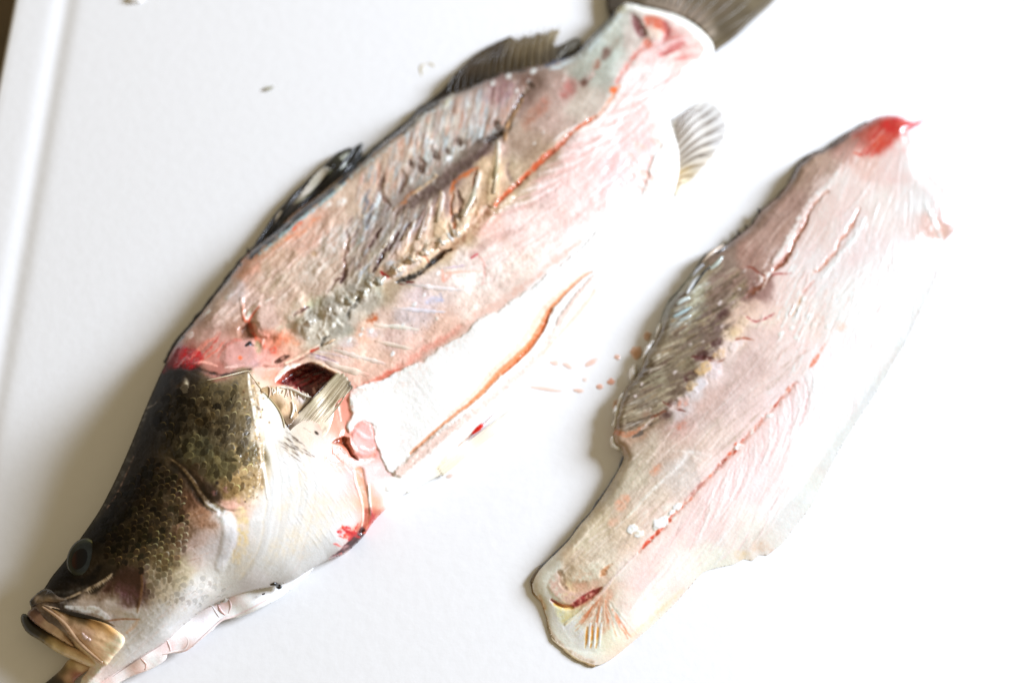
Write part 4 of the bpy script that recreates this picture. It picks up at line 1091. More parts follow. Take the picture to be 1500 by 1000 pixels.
maxilla = sheet('upper_jaw', [(60, 884), (72, 886), (86, 890), (97, 896), (113, 899), (132, 903), (154, 910), (172, 922), (183, 933), (180, 946), (166, 962), (156, 974), (146, 972), (132, 958), (118, 943), (102, 930), (88, 912), (76, 896)],
      mx_z, 14,
      tints([(66, 886, 150, 128, 104), (80, 892, 196, 166, 132), (94, 904, 206, 172, 140), (110, 920, 208, 172, 140), (104, 902, 120, 94, 60), (120, 904, 100, 78, 44), (140, 912, 206, 158, 100), (160, 922, 226, 178, 116), (124, 930, 222, 186, 164), (150, 935, 226, 190, 150), (172, 940, 240, 218, 190), (160, 960, 232, 204, 170), (140, 956, 228, 190, 152), (108, 934, 172, 136, 104), (92, 922, 150, 116, 90)], noise=24, ns=3.6, ang=.62, stretch=4.0), 1.1, M_FLESH, whole_fish, edge=8, rough=.24)
tube('lip_fold', [(62, 888), (80, 900), (96, 914), (108, 930), (124, 948), (150, 970)], [1.2, 2.2, 2.6, 2.6, 2.4, 1.4], lambda x, y: mx_z(x, y) - .6, (200, 164, 130), M_FLESH, maxilla, rough=.2)
for (x, y, r) in ((124, 933, 5.5), (130, 936, 4), (121, 928, 3.2)):
    dome('lip_fold', x, y, r, r * .8, .5, lambda xx, yy: mx_z(xx, yy) - .4, 1.8, (236, 206, 196), M_FLESH, maxilla, 5, 16, .12)
tube('mouth_edge', [(76, 890), (97, 896), (114, 900), (134, 904), (154, 910), (168, 917)], [.8, 2, 3, 2.2, 1.8, .6], lambda x, y: zmx(x, y) + .3, [(70, 46, 30), (40, 28, 18), (36, 26, 20), (60, 44, 26), (120, 90, 50)], M_FLESH, maxilla)
snout = sheet('lip', [(43, 881), (50, 872), (62, 863), (74, 862), (86, 872), (98, 878), (84, 883), (66, 882), (52, 887), (46, 888)], lambda x, y: np.maximum(fz(x, y), 54) + 3, 14,
      tints([(46, 882, 44, 32, 26), (60, 866, 50, 40, 32), (56, 876, 132, 112, 90), (70, 880, 150, 128, 104), (74, 866, 44, 34, 27), (92, 878, 110, 92, 74)], noise=9), 1.1, M_FLESH, whole_fish, edge=6, rough=.25)
far_jaw = sheet('far_jaw', [(60, 1006), (72, 995), (88, 981), (98, 968), (107, 963), (124, 971), (136, 976), (122, 986), (110, 996), (104, 1010), (76, 1022), (60, 1018)], heights([(64, 1006, 12), (100, 968, 26), (128, 976, 30), (100, 1010, 14)]), 12,
      tints([(74, 994, 54, 44, 30), (66, 1004, 40, 34, 26), (92, 980, 120, 100, 64), (104, 970, 190, 166, 120), (118, 976, 226, 204, 170), (100, 992, 196, 160, 130), (112, 990, 170, 110, 90), (86, 1002, 70, 56, 40)], noise=10), 1.2, M_FIN, whole_fish, edge=7, rough=.3)

# membrane under the gill cover and its folds
mem_z = heights([(140, 1008, 13), (186, 990, 13), (222, 977, 12), (262, 955, 9), (318, 908, 12), (347, 905, 9), (420, 868, 8), (452, 838, 12), (208, 955, 34), (244, 930, 36), (301, 885, 38), (345, 866, 36), (400, 850, 24), (300, 915, 20), (260, 935, 22)], 2.6, 420.0)
membrane = sheet('gill_membrane', [(118, 1030), (128, 1004), (160, 984), (208, 953), (244, 930), (270, 906), (301, 883), (345, 864), (400, 848), (452, 826), (458, 834), (420, 868), (388, 887), (352, 903), (326, 907), (312, 922), (300, 931), (278, 950), (262, 956), (247, 956), (242, 966), (222, 979), (186, 993), (160, 1012), (150, 1030)],
      lambda x, y: mem_z(x, y) + 0.3 * fbm(x, y, 18, 5, 2, 2.4, 2.0), 6,
      tints([(150, 1000, 238, 206, 198), (175, 985, 238, 220, 216), (200, 975, 240, 202, 190), (226, 965, 240, 226, 222), (236, 945, 238, 212, 208), (250, 945, 236, 206, 202), (262, 948, 240, 226, 224), (280, 925, 239, 232, 232), (300, 912, 238, 228, 230), (320, 890, 236, 216, 216), (330, 882, 234, 204, 198), (318, 900, 247, 240, 240), (340, 895, 246, 236, 232), (380, 870, 248, 243, 238), (430, 850, 248, 244, 240), (274, 950, 238, 204, 196)], noise=6, ang=.9, stretch=2.4), 1.5, M_FLESH, whole_fish, edge=5, rough=.25)
for pts, r, c in (([(282, 946), (304, 926), (324, 908), (342, 902), (372, 888), (412, 866)], [.8, 1.6, 1.8, 1.6, 1.4, .6], (248, 230, 226)), ([(238, 958), (252, 954), (270, 950), (276, 938), (268, 928)], [.8, 1.8, 1.8, 1.4, .6], (244, 226, 220)),
                  ([(318, 880), (322, 892), (330, 900)], [.8, 2.2, 1], (226, 186, 180)), ([(310, 886), (318, 898), (322, 904)], [.8, 1.6, .8], (246, 236, 240)), ([(205, 962), (214, 972), (212, 980)], [.8, 2, 1], (238, 200, 188)), ([(243, 934), (248, 945), (250, 954)], [.8, 1.8, .8], (240, 214, 210)),
                  ([(334, 874), (338, 886), (334, 898)], [.8, 1.6, .6], (238, 212, 208)), ([(165, 990), (200, 966), (240, 940), (270, 914)], [.8, 1.2, 1.2, .8], (222, 200, 194))):
    tube('membrane_fold', pts, r, lambda x, y: mem_z(x, y) - .25, c, M_FLESH, membrane, 7, 3, .3, .5)

# pectoral fin over the collar, pleated flap beside the cavity
pf_z = lambda x, y: fz(x, y) * 0 + heights([(424, 624, 101), (450, 592, 96), (494, 548, 84), (516, 566, 80), (490, 592, 84), (460, 640, 98)])(x, y)
flap = sheet('collar_flap', [(381, 571), (392, 565), (404, 566), (412, 564), (424, 566), (436, 573), (447, 579), (456, 581), (452, 590), (440, 606), (430, 618), (421, 624), (414, 612), (404, 596), (394, 582)], lambda x, y: np.maximum(fz(x, y), 84) + 2.5 + 1.4 * fbm(x, y, 6, 8, 2, 1.2, 2.0), 5,
      tints([(386, 571, 170, 140, 100), (400, 580, 182, 150, 112), (412, 572, 226, 206, 180), (424, 578, 232, 204, 176), (440, 580, 226, 212, 208), (450, 584, 222, 212, 208), (430, 592, 238, 208, 176), (420, 600, 226, 190, 152), (436, 600, 206, 176, 140), (424, 616, 130, 106, 82), (410, 594, 150, 122, 88)], noise=16, ns=4, ang=1.2, stretch=2.0), 1.1, M_FLESH, whole_fish, edge=3, rough=.2, jit=1.2)
for k in range(16):
    t = k / 15; x = 394 + 60 * t; y = 571 - 3 * math.sin(t * 3.1) + 10 * t * t
    x += random.gauss(0, 1.4); y += random.gauss(0, 1.2); ln = random.uniform(.5, 1.7)
    tube('pleat', [(x, y - 3 * ln), (x + random.gauss(1, 1), y + 2), (x + random.gauss(.4, 1.5), y + 7 * ln)], [.5, random.uniform(.8, 1.8), .4], up_z(4.2) if k < 3 else (lambda xx, yy: np.maximum(fz(xx, yy), 84) + 3.2), random.choice([(250, 236, 214), (240, 220, 206), (226, 200, 176)]), M_BONE, flap, 6, 2, .15)
for pts in ([(428, 588), (430, 600), (426, 612)], [(432, 592), (434, 602)], [(411, 567), (428, 570), (446, 579), (456, 582)]):
    tube('pleat', pts, [1, 2, .9], lambda xx, yy: np.maximum(fz(xx, yy), 84) + 4, (248, 240, 226), M_BONE, flap, 6, 2, .15)
pz = lambda x, y: np.maximum(pf_z(x, y), fz(x, y) + 1.2) - 4.5 * np.clip(1 - np.hypot(x - 447, y - 640) / 34, 0, 1) + .5 * fbm(x, y, 5, 4, 2, -.85, 4.0)
pect = sheet('pectoral_fin', [(421, 625), (432, 612), (450, 592), (475, 566), (493, 546), (497, 545), (499, 548), (503, 546), (505, 551), (509, 552), (510, 556), (514, 559), (514, 563), (518, 567), (512, 573), (506, 579), (493, 590), (489, 606), (484, 626), (474, 642), (460, 652), (444, 652), (430, 642)],
      pz, 3, tints([(428, 624, 118, 100, 84), (445, 604, 206, 192, 168), (462, 585, 202, 190, 160), (490, 555, 194, 182, 152), (505, 560, 168, 152, 124), (514, 566, 110, 96, 76), (500, 575, 174, 156, 126), (480, 592, 206, 190, 160), (470, 610, 232, 214, 188), (455, 630, 226, 204, 180), (440, 630, 170, 152, 136), (485, 605, 240, 224, 202), (455, 648, 226, 212, 196), (438, 640, 176, 160, 146)], noise=26, ns=3.2, ang=-.85, stretch=5.0, warp=5), 1.0, M_FIN, whole_fish, edge=3, rough=.4, jit=.8)
for k in range(15):
    t = k / 14
    a = np.array([438 + 36 * t, 618 + 0 * t]) + rng.normal(0, .8, 2); b = np.array([494 + 20 * t, 550 + 17 * t]) + rng.normal(0, 1.2, 2); m = a + (b - a) * .5 + np.array([2, 2]) * (t - .4) + rng.normal(0, .8, 2)
    tube('fin_ray', [a, m, b], [.4, random.uniform(.7, 1.1), .3], lambda x, y: pz(x, y) - .15, random.choice([(222, 208, 178), (186, 168, 132), (232, 222, 200), (160, 140, 106), (206, 190, 156)]), M_FIN, pect, 6, 3, .35, .7, .3)
tube('fin_edge', [(421, 625), (440, 602), (464, 576), (492, 547)], [1.1, 1.1, 1.0, .8], lambda x, y: np.maximum(pf_z(x, y), fz(x, y) + 2) - 2, [(40, 28, 20), (64, 44, 30), (90, 64, 40), (110, 90, 60)], M_FIN, pect)
tube('gill_cover_edge', [(303, 557), (322, 553), (342, 548), (362, 543), (372, 544)], [.5, .8, .9, .8, .5], up_z(1.0), (206, 188, 152), M_BONE, whole_fish)
tube('gill_cover_edge', [(364, 544), (374, 558), (383, 570), (396, 584), (407, 598), (414, 612), (417, 626)], [.6, .9, 1, 1.1, 1.2, 1.2, .8], up_z(.8), [(226, 212, 188), (210, 190, 150), (190, 168, 120), (214, 200, 170)], M_BONE, whole_fish)

# ribs and spines of the backbone
RIBS = [([(478, 510), (500, 516), (530, 525), (560, 533), (586, 538)], (248, 228, 214), 2.4), ([(468, 526), (498, 540), (528, 548), (554, 554)], (246, 224, 204), 3.0), ([(540, 476), (570, 478), (596, 481), (632, 487)], (246, 238, 224), 2.3),
        ([(572, 451), (606, 454), (640, 457), (668, 459)], (238, 230, 236), 2.2), ([(548, 500), (575, 506), (598, 511), (618, 514)], (246, 226, 208), 2.0), ([(584, 415), (624, 420), (664, 424), (710, 428)], (246, 234, 230), 2.0), ([(646, 393), (672, 390), (694, 386)], (236, 214, 220), 1.8)]
for pts, c, r in RIBS:
    tube('rib', pts, [r * 1.4, r * 2.2, r * 2.0, r * .6], up_z(-.74 * r), [tuple(F.at(F.C, [pts[0][0]], [pts[0][1]])[0]), c, c, tuple(F.at(F.C, [pts[-1][0]], [pts[-1][1]])[0])], M_BONE, whole_fish, 12, 4, .3, .5, .3)
for (x, y, rx, ry) in ((512, 441, 12, 9), (534, 428, 11, 9), (556, 412, 12, 9), (580, 394, 12, 10), (602, 380, 12, 9), (624, 368, 12, 9), (646, 354, 12, 9), (668, 342, 11, 8)):
    far = x > 570
    cA = np.array([228, 200, 170.]) if far else np.array([194, 184, 162.])
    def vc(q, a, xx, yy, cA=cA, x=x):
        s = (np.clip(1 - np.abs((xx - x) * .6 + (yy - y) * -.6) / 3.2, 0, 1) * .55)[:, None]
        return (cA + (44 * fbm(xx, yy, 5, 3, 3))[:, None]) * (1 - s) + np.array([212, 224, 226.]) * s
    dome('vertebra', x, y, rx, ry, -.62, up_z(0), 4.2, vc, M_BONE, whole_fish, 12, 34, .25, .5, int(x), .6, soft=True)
for pts, r, c in (([(640, 326), (645, 300), (648, 282)], [4.5, 3.2, 1.2], (224, 204, 178)), ([(612, 352), (621, 326), (629, 300)], [4, 3, 1.6], (232, 214, 206)), ([(590, 352), (598, 334), (604, 314)], [3, 2.6, 1.3], (228, 206, 192)), ([(560, 364), (570, 350), (575, 336)], [2.6, 2.4, 1.2], (232, 220, 206)),
                  ([(676, 318), (692, 290), (699, 258)], [6, 5, 2], (212, 204, 176)), ([(722, 284), (727, 250), (730, 208)], [5, 4.4, 2.2], (206, 190, 152))):
    tube('neural_spine', pts, [v * .8 for v in r], up_z(-.9), [(176, 152, 120), tuple(v * .94 for v in c), (230, 222, 212)], M_BONE, whole_fish, 8, 4, .28, .55, .5)
tube('bone_splinter', [(480, 503), (486, 499), (491, 497)], [1.2, 1.8, .6], up_z(1.5), (236, 204, 168), M_BONE, whole_fish, 6, 2)

# fins
df_z = heights([(366, 372, 22), (404, 322, 17), (460, 270, 15), (530, 215, 14), (420, 328, 24), (500, 262, 24)])
dfin = sheet('spiny_dorsal_fin', [(362, 378), (363, 364), (366, 370), (376, 352), (388, 334), (402, 314), (416, 298), (428, 284), (444, 270), (462, 255), (484, 232), (497, 222), (512, 216), (516, 218), (524, 212), (532, 209), (529, 219), (530, 230), (520, 244), (500, 262), (470, 292), (440, 316), (410, 340), (384, 362)],
      df_z, 9, tints([(366, 370, 36, 34, 40), (400, 322, 58, 54, 50), (430, 295, 66, 58, 50), (460, 265, 60, 54, 46), (500, 228, 62, 62, 52), (525, 215, 50, 52, 46), (480, 270, 36, 36, 42), (440, 312, 48, 52, 62), (410, 332, 56, 62, 72), (512, 240, 40, 42, 44)], noise=13, ang=-.75, stretch=4), 1.3, M_FIN, whole_fish, edge=4, rough=.3, jit=.6)
sheet('fin_web', [(428, 300), (436, 290), (450, 271), (462, 255), (473, 245), (483, 247), (479, 257), (468, 268), (456, 280), (444, 293)], lambda x, y: df_z(x, y) + 1.4, 1.6, tints([(432, 297, 150, 140, 124), (450, 278, 216, 210, 200), (470, 252, 232, 228, 218), (480, 248, 180, 176, 166), (462, 270, 206, 202, 186)], noise=8, ang=-.85, stretch=4), 1.2, M_FIN, dfin, edge=2, rough=.3)
sheet('fin_web', [(400, 331), (405, 316), (413, 308), (411, 318), (406, 328)], lambda x, y: df_z(x, y) + 1.6, 1.6, tints([(402, 329, 130, 124, 116), (408, 315, 216, 206, 190), (411, 310, 190, 180, 160)], noise=6), 1.1, M_FIN, dfin, edge=2, rough=.3)
sheet('fin_web', [(494, 247), (500, 240), (508, 236), (506, 243), (498, 249)], lambda x, y: df_z(x, y) + 1.4, 1.6, (196, 200, 190), 1.1, M_FIN, dfin, edge=2, rough=.25)
sheet('fin_web', [(496, 232), (506, 224), (512, 222), (508, 229), (500, 236)], lambda x, y: df_z(x, y) + 1.4, 1.6, (150, 152, 136), 1.1, M_FIN, dfin, edge=2, rough=.25)
for pts, r, c in (([(366, 374), (384, 346), (406, 314)], [2.4, 2, .8], (62, 64, 72)), ([(392, 346), (420, 304), (448, 268), (474, 243)], [1.6, 2, 1.8, .7], (42, 38, 36)), ([(418, 322), (446, 296), (472, 266), (490, 240)], [2.4, 2.4, 2, .8], (40, 38, 40)),
                  ([(432, 298), (458, 280), (478, 258), (486, 248)], [1, 1.4, 1.2, .6], (128, 126, 84)), ([(446, 312), (480, 280), (508, 248), (527, 222)], [2.6, 2.8, 2.4, .9], (34, 34, 40)), ([(470, 276), (494, 250), (514, 226), (521, 214)], [2, 2.2, 1.8, .7], (48, 48, 44)), ([(498, 258), (516, 238), (530, 214)], [2.4, 2.2, .8], (40, 42, 44)), ([(362, 378), (363, 370), (362, 362)], [2, 1.8, .6], (34, 34, 42))):
    tube('fin_spine', pts, r, lambda x, y: df_z(x, y) + .8, c, M_FIN, dfin, 7, 4, .22)

sd_z = heights([(620, 158, 16), (700, 80, 10), (780, 55, 9), (820, 48, 8), (690, 122, 20), (790, 96, 20), (840, 70, 14)])
SD = [(612, 166), (618, 156), (634, 143), (650, 129), (668, 108), (688, 87), (702, 76), (718, 67), (734, 59), (748, 53), (757, 59), (768, 53), (778, 55), (788, 48), (798, 51), (806, 45), (820, 44), (818, 54), (812, 68), (826, 64), (834, 58), (846, 55), (852, 62), (846, 78), (828, 90), (806, 96), (780, 106), (740, 112), (692, 131), (660, 142), (640, 154)]
sfin = sheet('soft_dorsal_fin', SD, sd_z, 6, tints([(620, 158, 60, 52, 42), (660, 130, 56, 46, 36), (690, 100, 74, 60, 46), (710, 85, 92, 78, 58), (730, 80, 84, 70, 54), (700, 118, 56, 48, 40), (760, 75, 118, 102, 76), (750, 100, 92, 78, 56), (790, 65, 138, 122, 94), (780, 90, 112, 98, 74), (815, 50, 168, 152, 120), (800, 85, 100, 88, 70), (840, 62, 130, 126, 114), (830, 80, 86, 82, 78)], noise=10, ns=4, ang=-.9, stretch=5), 1.4, M_FIN, whole_fish, edge=3, rough=.36, jit=.8)
for k in range(15):
    t = k / 14
    b = np.array([656 + 152 * t, 138 - 42 * t + 6 * math.sin(t * 3)]); e = np.array([678 + 142 * t, 98 - 52 * t - 18 * math.sin(t * 2.6)])
    m = b + (e - b) * .5 + np.array([-5, -3])
    tube('fin_ray', [b, m, e], [1.6, 1.2, .4], lambda x, y: sd_z(x, y) - .2, [(66, 56, 44), (116, 102, 78), (166, 150, 118)] if t > .45 else [(52, 44, 36), (76, 64, 48), (92, 78, 60)], M_FIN, sfin, 6, 4, .3)
for x, y in ((822, 76), (830, 68), (838, 66), (844, 62)):
    tube('fin_ray', [(x - 8, y + 14), (x, y + 3), (x + 4, y - 6)], [1.3, 1.2, .5], lambda x, y: sd_z(x, y) + .8, (168, 164, 150), M_FIN, sfin, 6, 3, .2)

an_z = heights([(990, 190, 12), (992, 270, 9), (1050, 160, 4), (1060, 200, 3), (1010, 270, 3)])
afin = sheet('anal_fin', [(984, 184), (996, 172), (1010, 160), (1020, 152), (1034, 147), (1048, 152), (1060, 166), (1066, 186), (1062, 206), (1050, 224), (1036, 240), (1020, 256), (1004, 272), (990, 288), (986, 270), (990, 230)],
      an_z, 2.4, tints([(990, 190, 236, 230, 220), (1015, 165, 232, 228, 220), (1040, 158, 240, 238, 234), (1060, 180, 247, 245, 242), (1055, 210, 249, 247, 244), (1030, 230, 240, 230, 214), (1004, 262, 230, 212, 176), (992, 280, 240, 230, 206), (1010, 210, 226, 218, 206), (1030, 190, 230, 224, 214)], noise=10, ang=-.8, stretch=4), 1.4, M_FIN, whole_fish, edge=2, rough=.4, jit=1.0)
for k, (bx, by, ex, ey) in enumerate(((990, 186, 1012, 160), (990, 194, 1024, 153), (991, 202, 1036, 152), (992, 210, 1048, 157), (993, 220, 1058, 166), (994, 230, 1062, 182), (994, 238, 1060, 200), (994, 246, 1050, 220), (993, 256, 1034, 240), (991, 266, 1018, 256), (989, 276, 1006, 268))):
    m = ((bx + ex) / 2 - 3, (by + ey) / 2 - 3)
    tube('fin_ray', [(bx, by), m, (ex, ey)], [2.0, 2.4, .8], lambda x, y: an_z(x, y) + .6, [(182, 166, 148), (146, 130, 114), (166, 152, 140)] if k < 8 else [(206, 176, 120), (178, 150, 110), (206, 186, 156)], M_FIN, afin, 6, 4, .3)
    if k < 8:
        tube('fin_ray', [m, (ex - 6, ey + 8)], [1.2, .6], lambda x, y: an_z(x, y) + .4, (136, 122, 110), M_FIN, afin, 6, 4, .3)

tl_z = heights([(900, 10, 18), (960, 5, 24), (1030, 45, 20), (1046, 70, 14), (950, -70, 8), (1120, -20, 6), (1140, 0, 5)])
tail = sheet('tail_fin', [(893, 24), (888, -20), (900, -75), (960, -90), (1060, -85), (1150, -60), (1150, -20), (1132, 4), (1106, 28), (1078, 54), (1056, 70), (1046, 76), (1038, 58), (1018, 36), (986, 20), (940, 9), (914, 8)],
      tl_z, 9, tints([(896, 10, 92, 82, 70), (930, 0, 130, 116, 96), (960, 4, 156, 140, 122), (990, 10, 164, 146, 128), (1020, 28, 166, 148, 130), (1040, 50, 176, 160, 140), (1050, 64, 130, 116, 90), (1060, 40, 108, 94, 70), (1080, 20, 112, 98, 74), (1060, 10, 120, 104, 82), (1110, 5, 140, 126, 100), (1020, -10, 120, 106, 84), (1100, 28, 118, 104, 78)], noise=12, ns=5, ang=-.5, stretch=3), 1.8, M_FIN, whole_fish, edge=5, rough=.45)
for k in range(12):
    t = k / 11
    b = (948 + 92 * t, 0 + 58 * t * t); e = (905 + 240 * t, -80 + 60 * t * t)
    tube('fin_ray', [b, ((b[0] + e[0]) / 2 + 6, (b[1] + e[1]) / 2 + 4), e], [2.2, 1.8, 1.0], lambda x, y: tl_z(x, y) - 1.2, (116, 102, 80), M_FIN, tail, 6, 6, .4)

pv_z = heights([(785, 584, 1.6), (700, 640, 3), (607, 713, 4), (660, 664, 5)])
pelv = sheet('pelvic_fin', [(786, 583), (768, 600), (740, 626), (704, 652), (662, 686), (628, 704), (596, 722), (606, 708), (628, 692), (648, 676), (664, 660), (684, 645), (706, 632), (730, 614), (756, 596)],
      pv_z, 2, tints([(780, 588, 254, 252, 248), (740, 616, 252, 249, 240), (700, 645, 251, 243, 220), (660, 676, 250, 240, 214), (620, 706, 252, 246, 234), (690, 640, 253, 250, 244)], noise=4, ang=-.7, stretch=5), 1.5, M_FIN, whole_fish, edge=2, rough=.4)
tube('blood_spot', [(708, 621), (701, 627), (692, 635)], [1.6, 3.6, 2.0], 9.5, (222, 30, 14), M_BLOOD, whole_fish, 8, 2, .15, .6)
tube('blood_spot', [(732, 597), (712, 617), (690, 638), (668, 657)], [.3, .8, .9, .4], 7.5, (196, 150, 130), M_FLESH, whole_fish, 6, 4)
for k in range(5):
    t = k / 4
    tube('fin_ray', [(640 + 8 * t, 684 + 12 * t), (690 + 8 * t, 644 + 12 * t), (750 + 10 * t, 598 + 8 * t)], [1.2, 1.1, .4], lambda x, y: pv_z(x, y) - .3, (251, 244, 226), M_FIN, pelv, 6, 5, .4, .7)

# dark ragged skin left along the back
def strip(pts, off, w):
    P = curve(pts, 6.0); T = np.gradient(P, axis=0); T /= np.linalg.norm(T, axis=1)[:, None]; N = np.column_stack([T[:, 1], -T[:, 0]])
    o = off + 1.6 * fbm(P[:, 0], P[:, 1], 9.0, 4, 3)
    return list(map(tuple, np.concatenate([P + N * o[:, None], (P - N * w)[::-1]])))
sheet('back_skin', strip([(242, 532), (260, 500), (288, 467), (316, 431), (340, 399), (364, 371), (404, 337), (432, 311), (460, 291), (500, 259), (530, 236), (560, 209), (596, 181), (616, 160), (640, 147), (660, 137)], 3.6, 4.0),
      lambda x, y: 20 + 0 * x, 17, tints([(250, 516, 40, 34, 30), (316, 430, 50, 48, 56), (364, 372, 40, 40, 48), (460, 290, 40, 44, 52), (530, 236, 70, 74, 72), (590, 184, 52, 54, 52), (640, 147, 56, 48, 38)], noise=26, ns=5), 1.3, M_FIN, whole_fish, edge=3, rough=.42, jit=1.2)

# scales of the cheek and the gill cover
def scale_geo(x, y, L, W, ang, lift, col, edge, roll=0.0):
    ux, uy = math.cos(ang), math.sin(ang)
    xs = [(x, y)]; zs = [lift * .5 - .25]; tt = [0.0]
    for ring, f in ((0, .74), (1, 1.0)):
        for k in range(12):
            a = 2 * math.pi * k / 12
            l = math.cos(a) * L * .5 * f; w = math.sin(a) * W * .5 * f * (1 - .18 * math.cos(a))
            xs.append((x + l * ux - w * uy, y + l * uy + w * ux)); zs.append(lift * (.5 + .5 * math.cos(a) * f) - .3 - .15 * ring + roll * math.sin(a) * f)
            tt.append(ring * max(0, math.cos(a)) ** 1.5)
    xs = np.array(xs); zs = np.array(zs); tt = np.array(tt)[:, None]
    z = fz(xs[:, 0], xs[:, 1]) + zs
    V = np.concatenate([px(xs[:, 0], xs[:, 1], z), px(xs[13:, 0], xs[13:, 1], z[13:] - .6)])
    T = [(0, 1 + (k + 1) % 12, 1 + k) for k in range(12)]
    Q = [(1 + k, 1 + (k + 1) % 12, 13 + (k + 1) % 12, 13 + k) for k in range(12)] + [(13 + k, 13 + (k + 1) % 12, 25 + (k + 1) % 12, 25 + k) for k in range(12)]
    c = np.asarray(col) * (1 - tt) + np.asarray(edge) * tt
    return V, np.array(T), np.array(Q), np.concatenate([c, c[13:] * .8])

CHEEK = np.array([(152, 752), (182, 712), (212, 672), (236, 674), (262, 704), (274, 742), (276, 780), (266, 816), (250, 846), (222, 864), (209, 842), (196, 826), (170, 832), (150, 820), (148, 785)], float)
OPERC = np.array([(236, 580), (262, 562), (300, 566), (338, 560), (356, 590), (368, 640), (372, 690), (350, 720), (322, 704), (296, 700), (268, 672), (240, 650), (226, 620)], float)
scV, scT, scQ, scC, scR, base = [], [], [], [], [], 0
def grid(poly, dx, dy, ang):
    ca, sa = math.cos(ang), math.sin(ang)
    c = poly.mean(0); R = 170
    out = []
    for j, v in enumerate(np.arange(-R, R, dy)):
        for u in np.arange(-R, R, dx):
            u2 = u + (dx / 2 if j % 2 else 0)
            x = c[0] + v * ca - u2 * sa + random.gauss(0, .7); y = c[1] + v * sa + u2 * ca + random.gauss(0, .7)
            out.append((x, y))
    out = np.array(out)
    return out[inside(poly, out[:, 0], out[:, 1])]
for x, y in grid(CHEEK, 10.2, 8.0, -.9):
    c0 = F.at(F.C, [x], [y])[0]
    lum = c0.mean()
    col = np.clip(c0 * (random.uniform(.6, 1.12) if lum < 85 else random.uniform(.84, 1.06)) + rng.normal(0, 2, 3), 6, 245)
    edge = np.clip(col * 1.3 + np.array([135, 124, 78]) * random.uniform(0, 1.0) ** 1.4 * min(1.3, lum / 75), 8, 252)
    if random.random() < .3 and lum > 45:
        edge = np.clip(edge * .4 + np.array([222, 206, 158]) * min(1.0, lum / 105) * random.uniform(.6, 1.1), 8, 252)  # bright glint painted on the scale's rear edge
    V, T, Q, C = scale_geo(x, y, random.uniform(12.5, 16), random.uniform(9.5, 11.5), -.9 + random.gauss(0, .14), random.uniform(.5, 1.7), col, edge, random.gauss(0, .35))
    scV.append(V); scT.append(T + base); scQ.append(Q + base); scC.append(C); base += len(V); scR.append(np.full(len(V), np.clip(.62 - (lum - 45) / 220, .36, .62)))
cheek = new_mesh('cheek_scales', np.concatenate(scV), [np.concatenate(scT), np.concatenate(scQ)], albedo(np.concatenate(scC)), np.concatenate(scR), M_SCALE, whole_fish, smooth=False)
cheek['kind'] = 'stuff'
LOWCHEEK = np.array([(214, 868), (232, 856), (252, 846), (290, 846), (332, 846), (338, 876), (304, 890), (252, 890), (216, 892)], float)
scV, scT, scQ, scC, base = [], [], [], [], 0
for x, y in grid(LOWCHEEK, 10.5, 8.4, -.9):
    c0 = F.at(F.C, [x], [y])[0]
    V, T, Q, C = scale_geo(x, y, random.uniform(12, 15), random.uniform(9.5, 11.5), -.9 + random.gauss(0, .14), random.uniform(.2, .8), np.clip(c0 * random.uniform(.97, 1.02), 6, 250), np.clip(c0 * random.uniform(.86, 1.02), 6, 250) * np.array([1, .97, .9]), random.gauss(0, .2))
    scV.append(V); scT.append(T + base); scQ.append(Q + base); scC.append(C); base += len(V)
jaw_scales = new_mesh('jaw_scales', np.concatenate(scV), [np.concatenate(scT), np.concatenate(scQ)], albedo(np.concatenate(scC)), .42, M_SCALE, whole_fish, smooth=False)
jaw_scales['kind'] = 'stuff'
for x, y in grid(OPERC, 12.0, 9.2, -.95):
    if random.random() < .08:
        continue
    x += random.gauss(0, 1.6); y += random.gauss(0, 1.6)
    c0 = F.at(F.C, [x], [y])[0]
    col = np.clip(c0 * random.uniform(.8, 1.12), 6, 235)
    edge = np.clip(col * 1.25 + np.array([90, 86, 60]) * random.uniform(0, 1) ** 2.5, 8, 245)
    if random.random() < .14:
        edge = np.clip(edge * .5 + np.array([190, 182, 140]) * min(1.0, c0.mean() / 100) * .7, 8, 245)  # painted glint on the edge of some gill cover scales
    V, T, Q, C = scale_geo(x, y, random.uniform(15, 20), random.uniform(11, 15), -.95 + random.gauss(0, .3), random.uniform(.2, 1.9), col, edge, random.gauss(0, .7))
    new_mesh('scale', V, [T, Q], albedo(C), float(np.clip(.62 - (c0.mean() - 45) / 220, .36, .62)), M_SCALE, whole_fish, smooth=False)

# beads of moisture, added for glints of the window light
def beads(name, parent, zf, spots, cfun):
    Vs, Ts, Cs, n = [], [], [], 0
    for x, y, r in spots:
        k = 7
        a = np.arange(k) / k * 2 * math.pi
        e = random.uniform(.6, 1.0); th = random.uniform(0, 3.1)
        u = np.concatenate([[0], np.cos(a) * r * .6, np.cos(a) * r]); v = np.concatenate([[0], np.sin(a) * r * .6, np.sin(a) * r]) * e
        X = x + u * math.cos(th) - v * math.sin(th); Y = y + u * math.sin(th) + v * math.cos(th)
        z = zf(X, Y) + np.concatenate([[r * .62], np.full(k, r * .45), np.full(k, -.3)])
        Vs.append(px(X, Y, z)); Cs.append(np.tile(cfun(x, y), (len(X), 1)))
        T = [(0, 1 + (j + 1) % k, 1 + j) for j in range(k)]
        for j in range(k):
            j2 = (j + 1) % k
            T += [(1 + j, 1 + j2, 1 + k + j2), (1 + j, 1 + k + j2, 1 + k + j)]
        Ts.append(np.array(T) + n); n += len(X)
    o = new_mesh(name, np.concatenate(Vs), [np.concatenate(Ts)], albedo(np.concatenate(Cs)), .1, M_BLOOD, parent)
    o['kind'] = 'stuff'
    return o
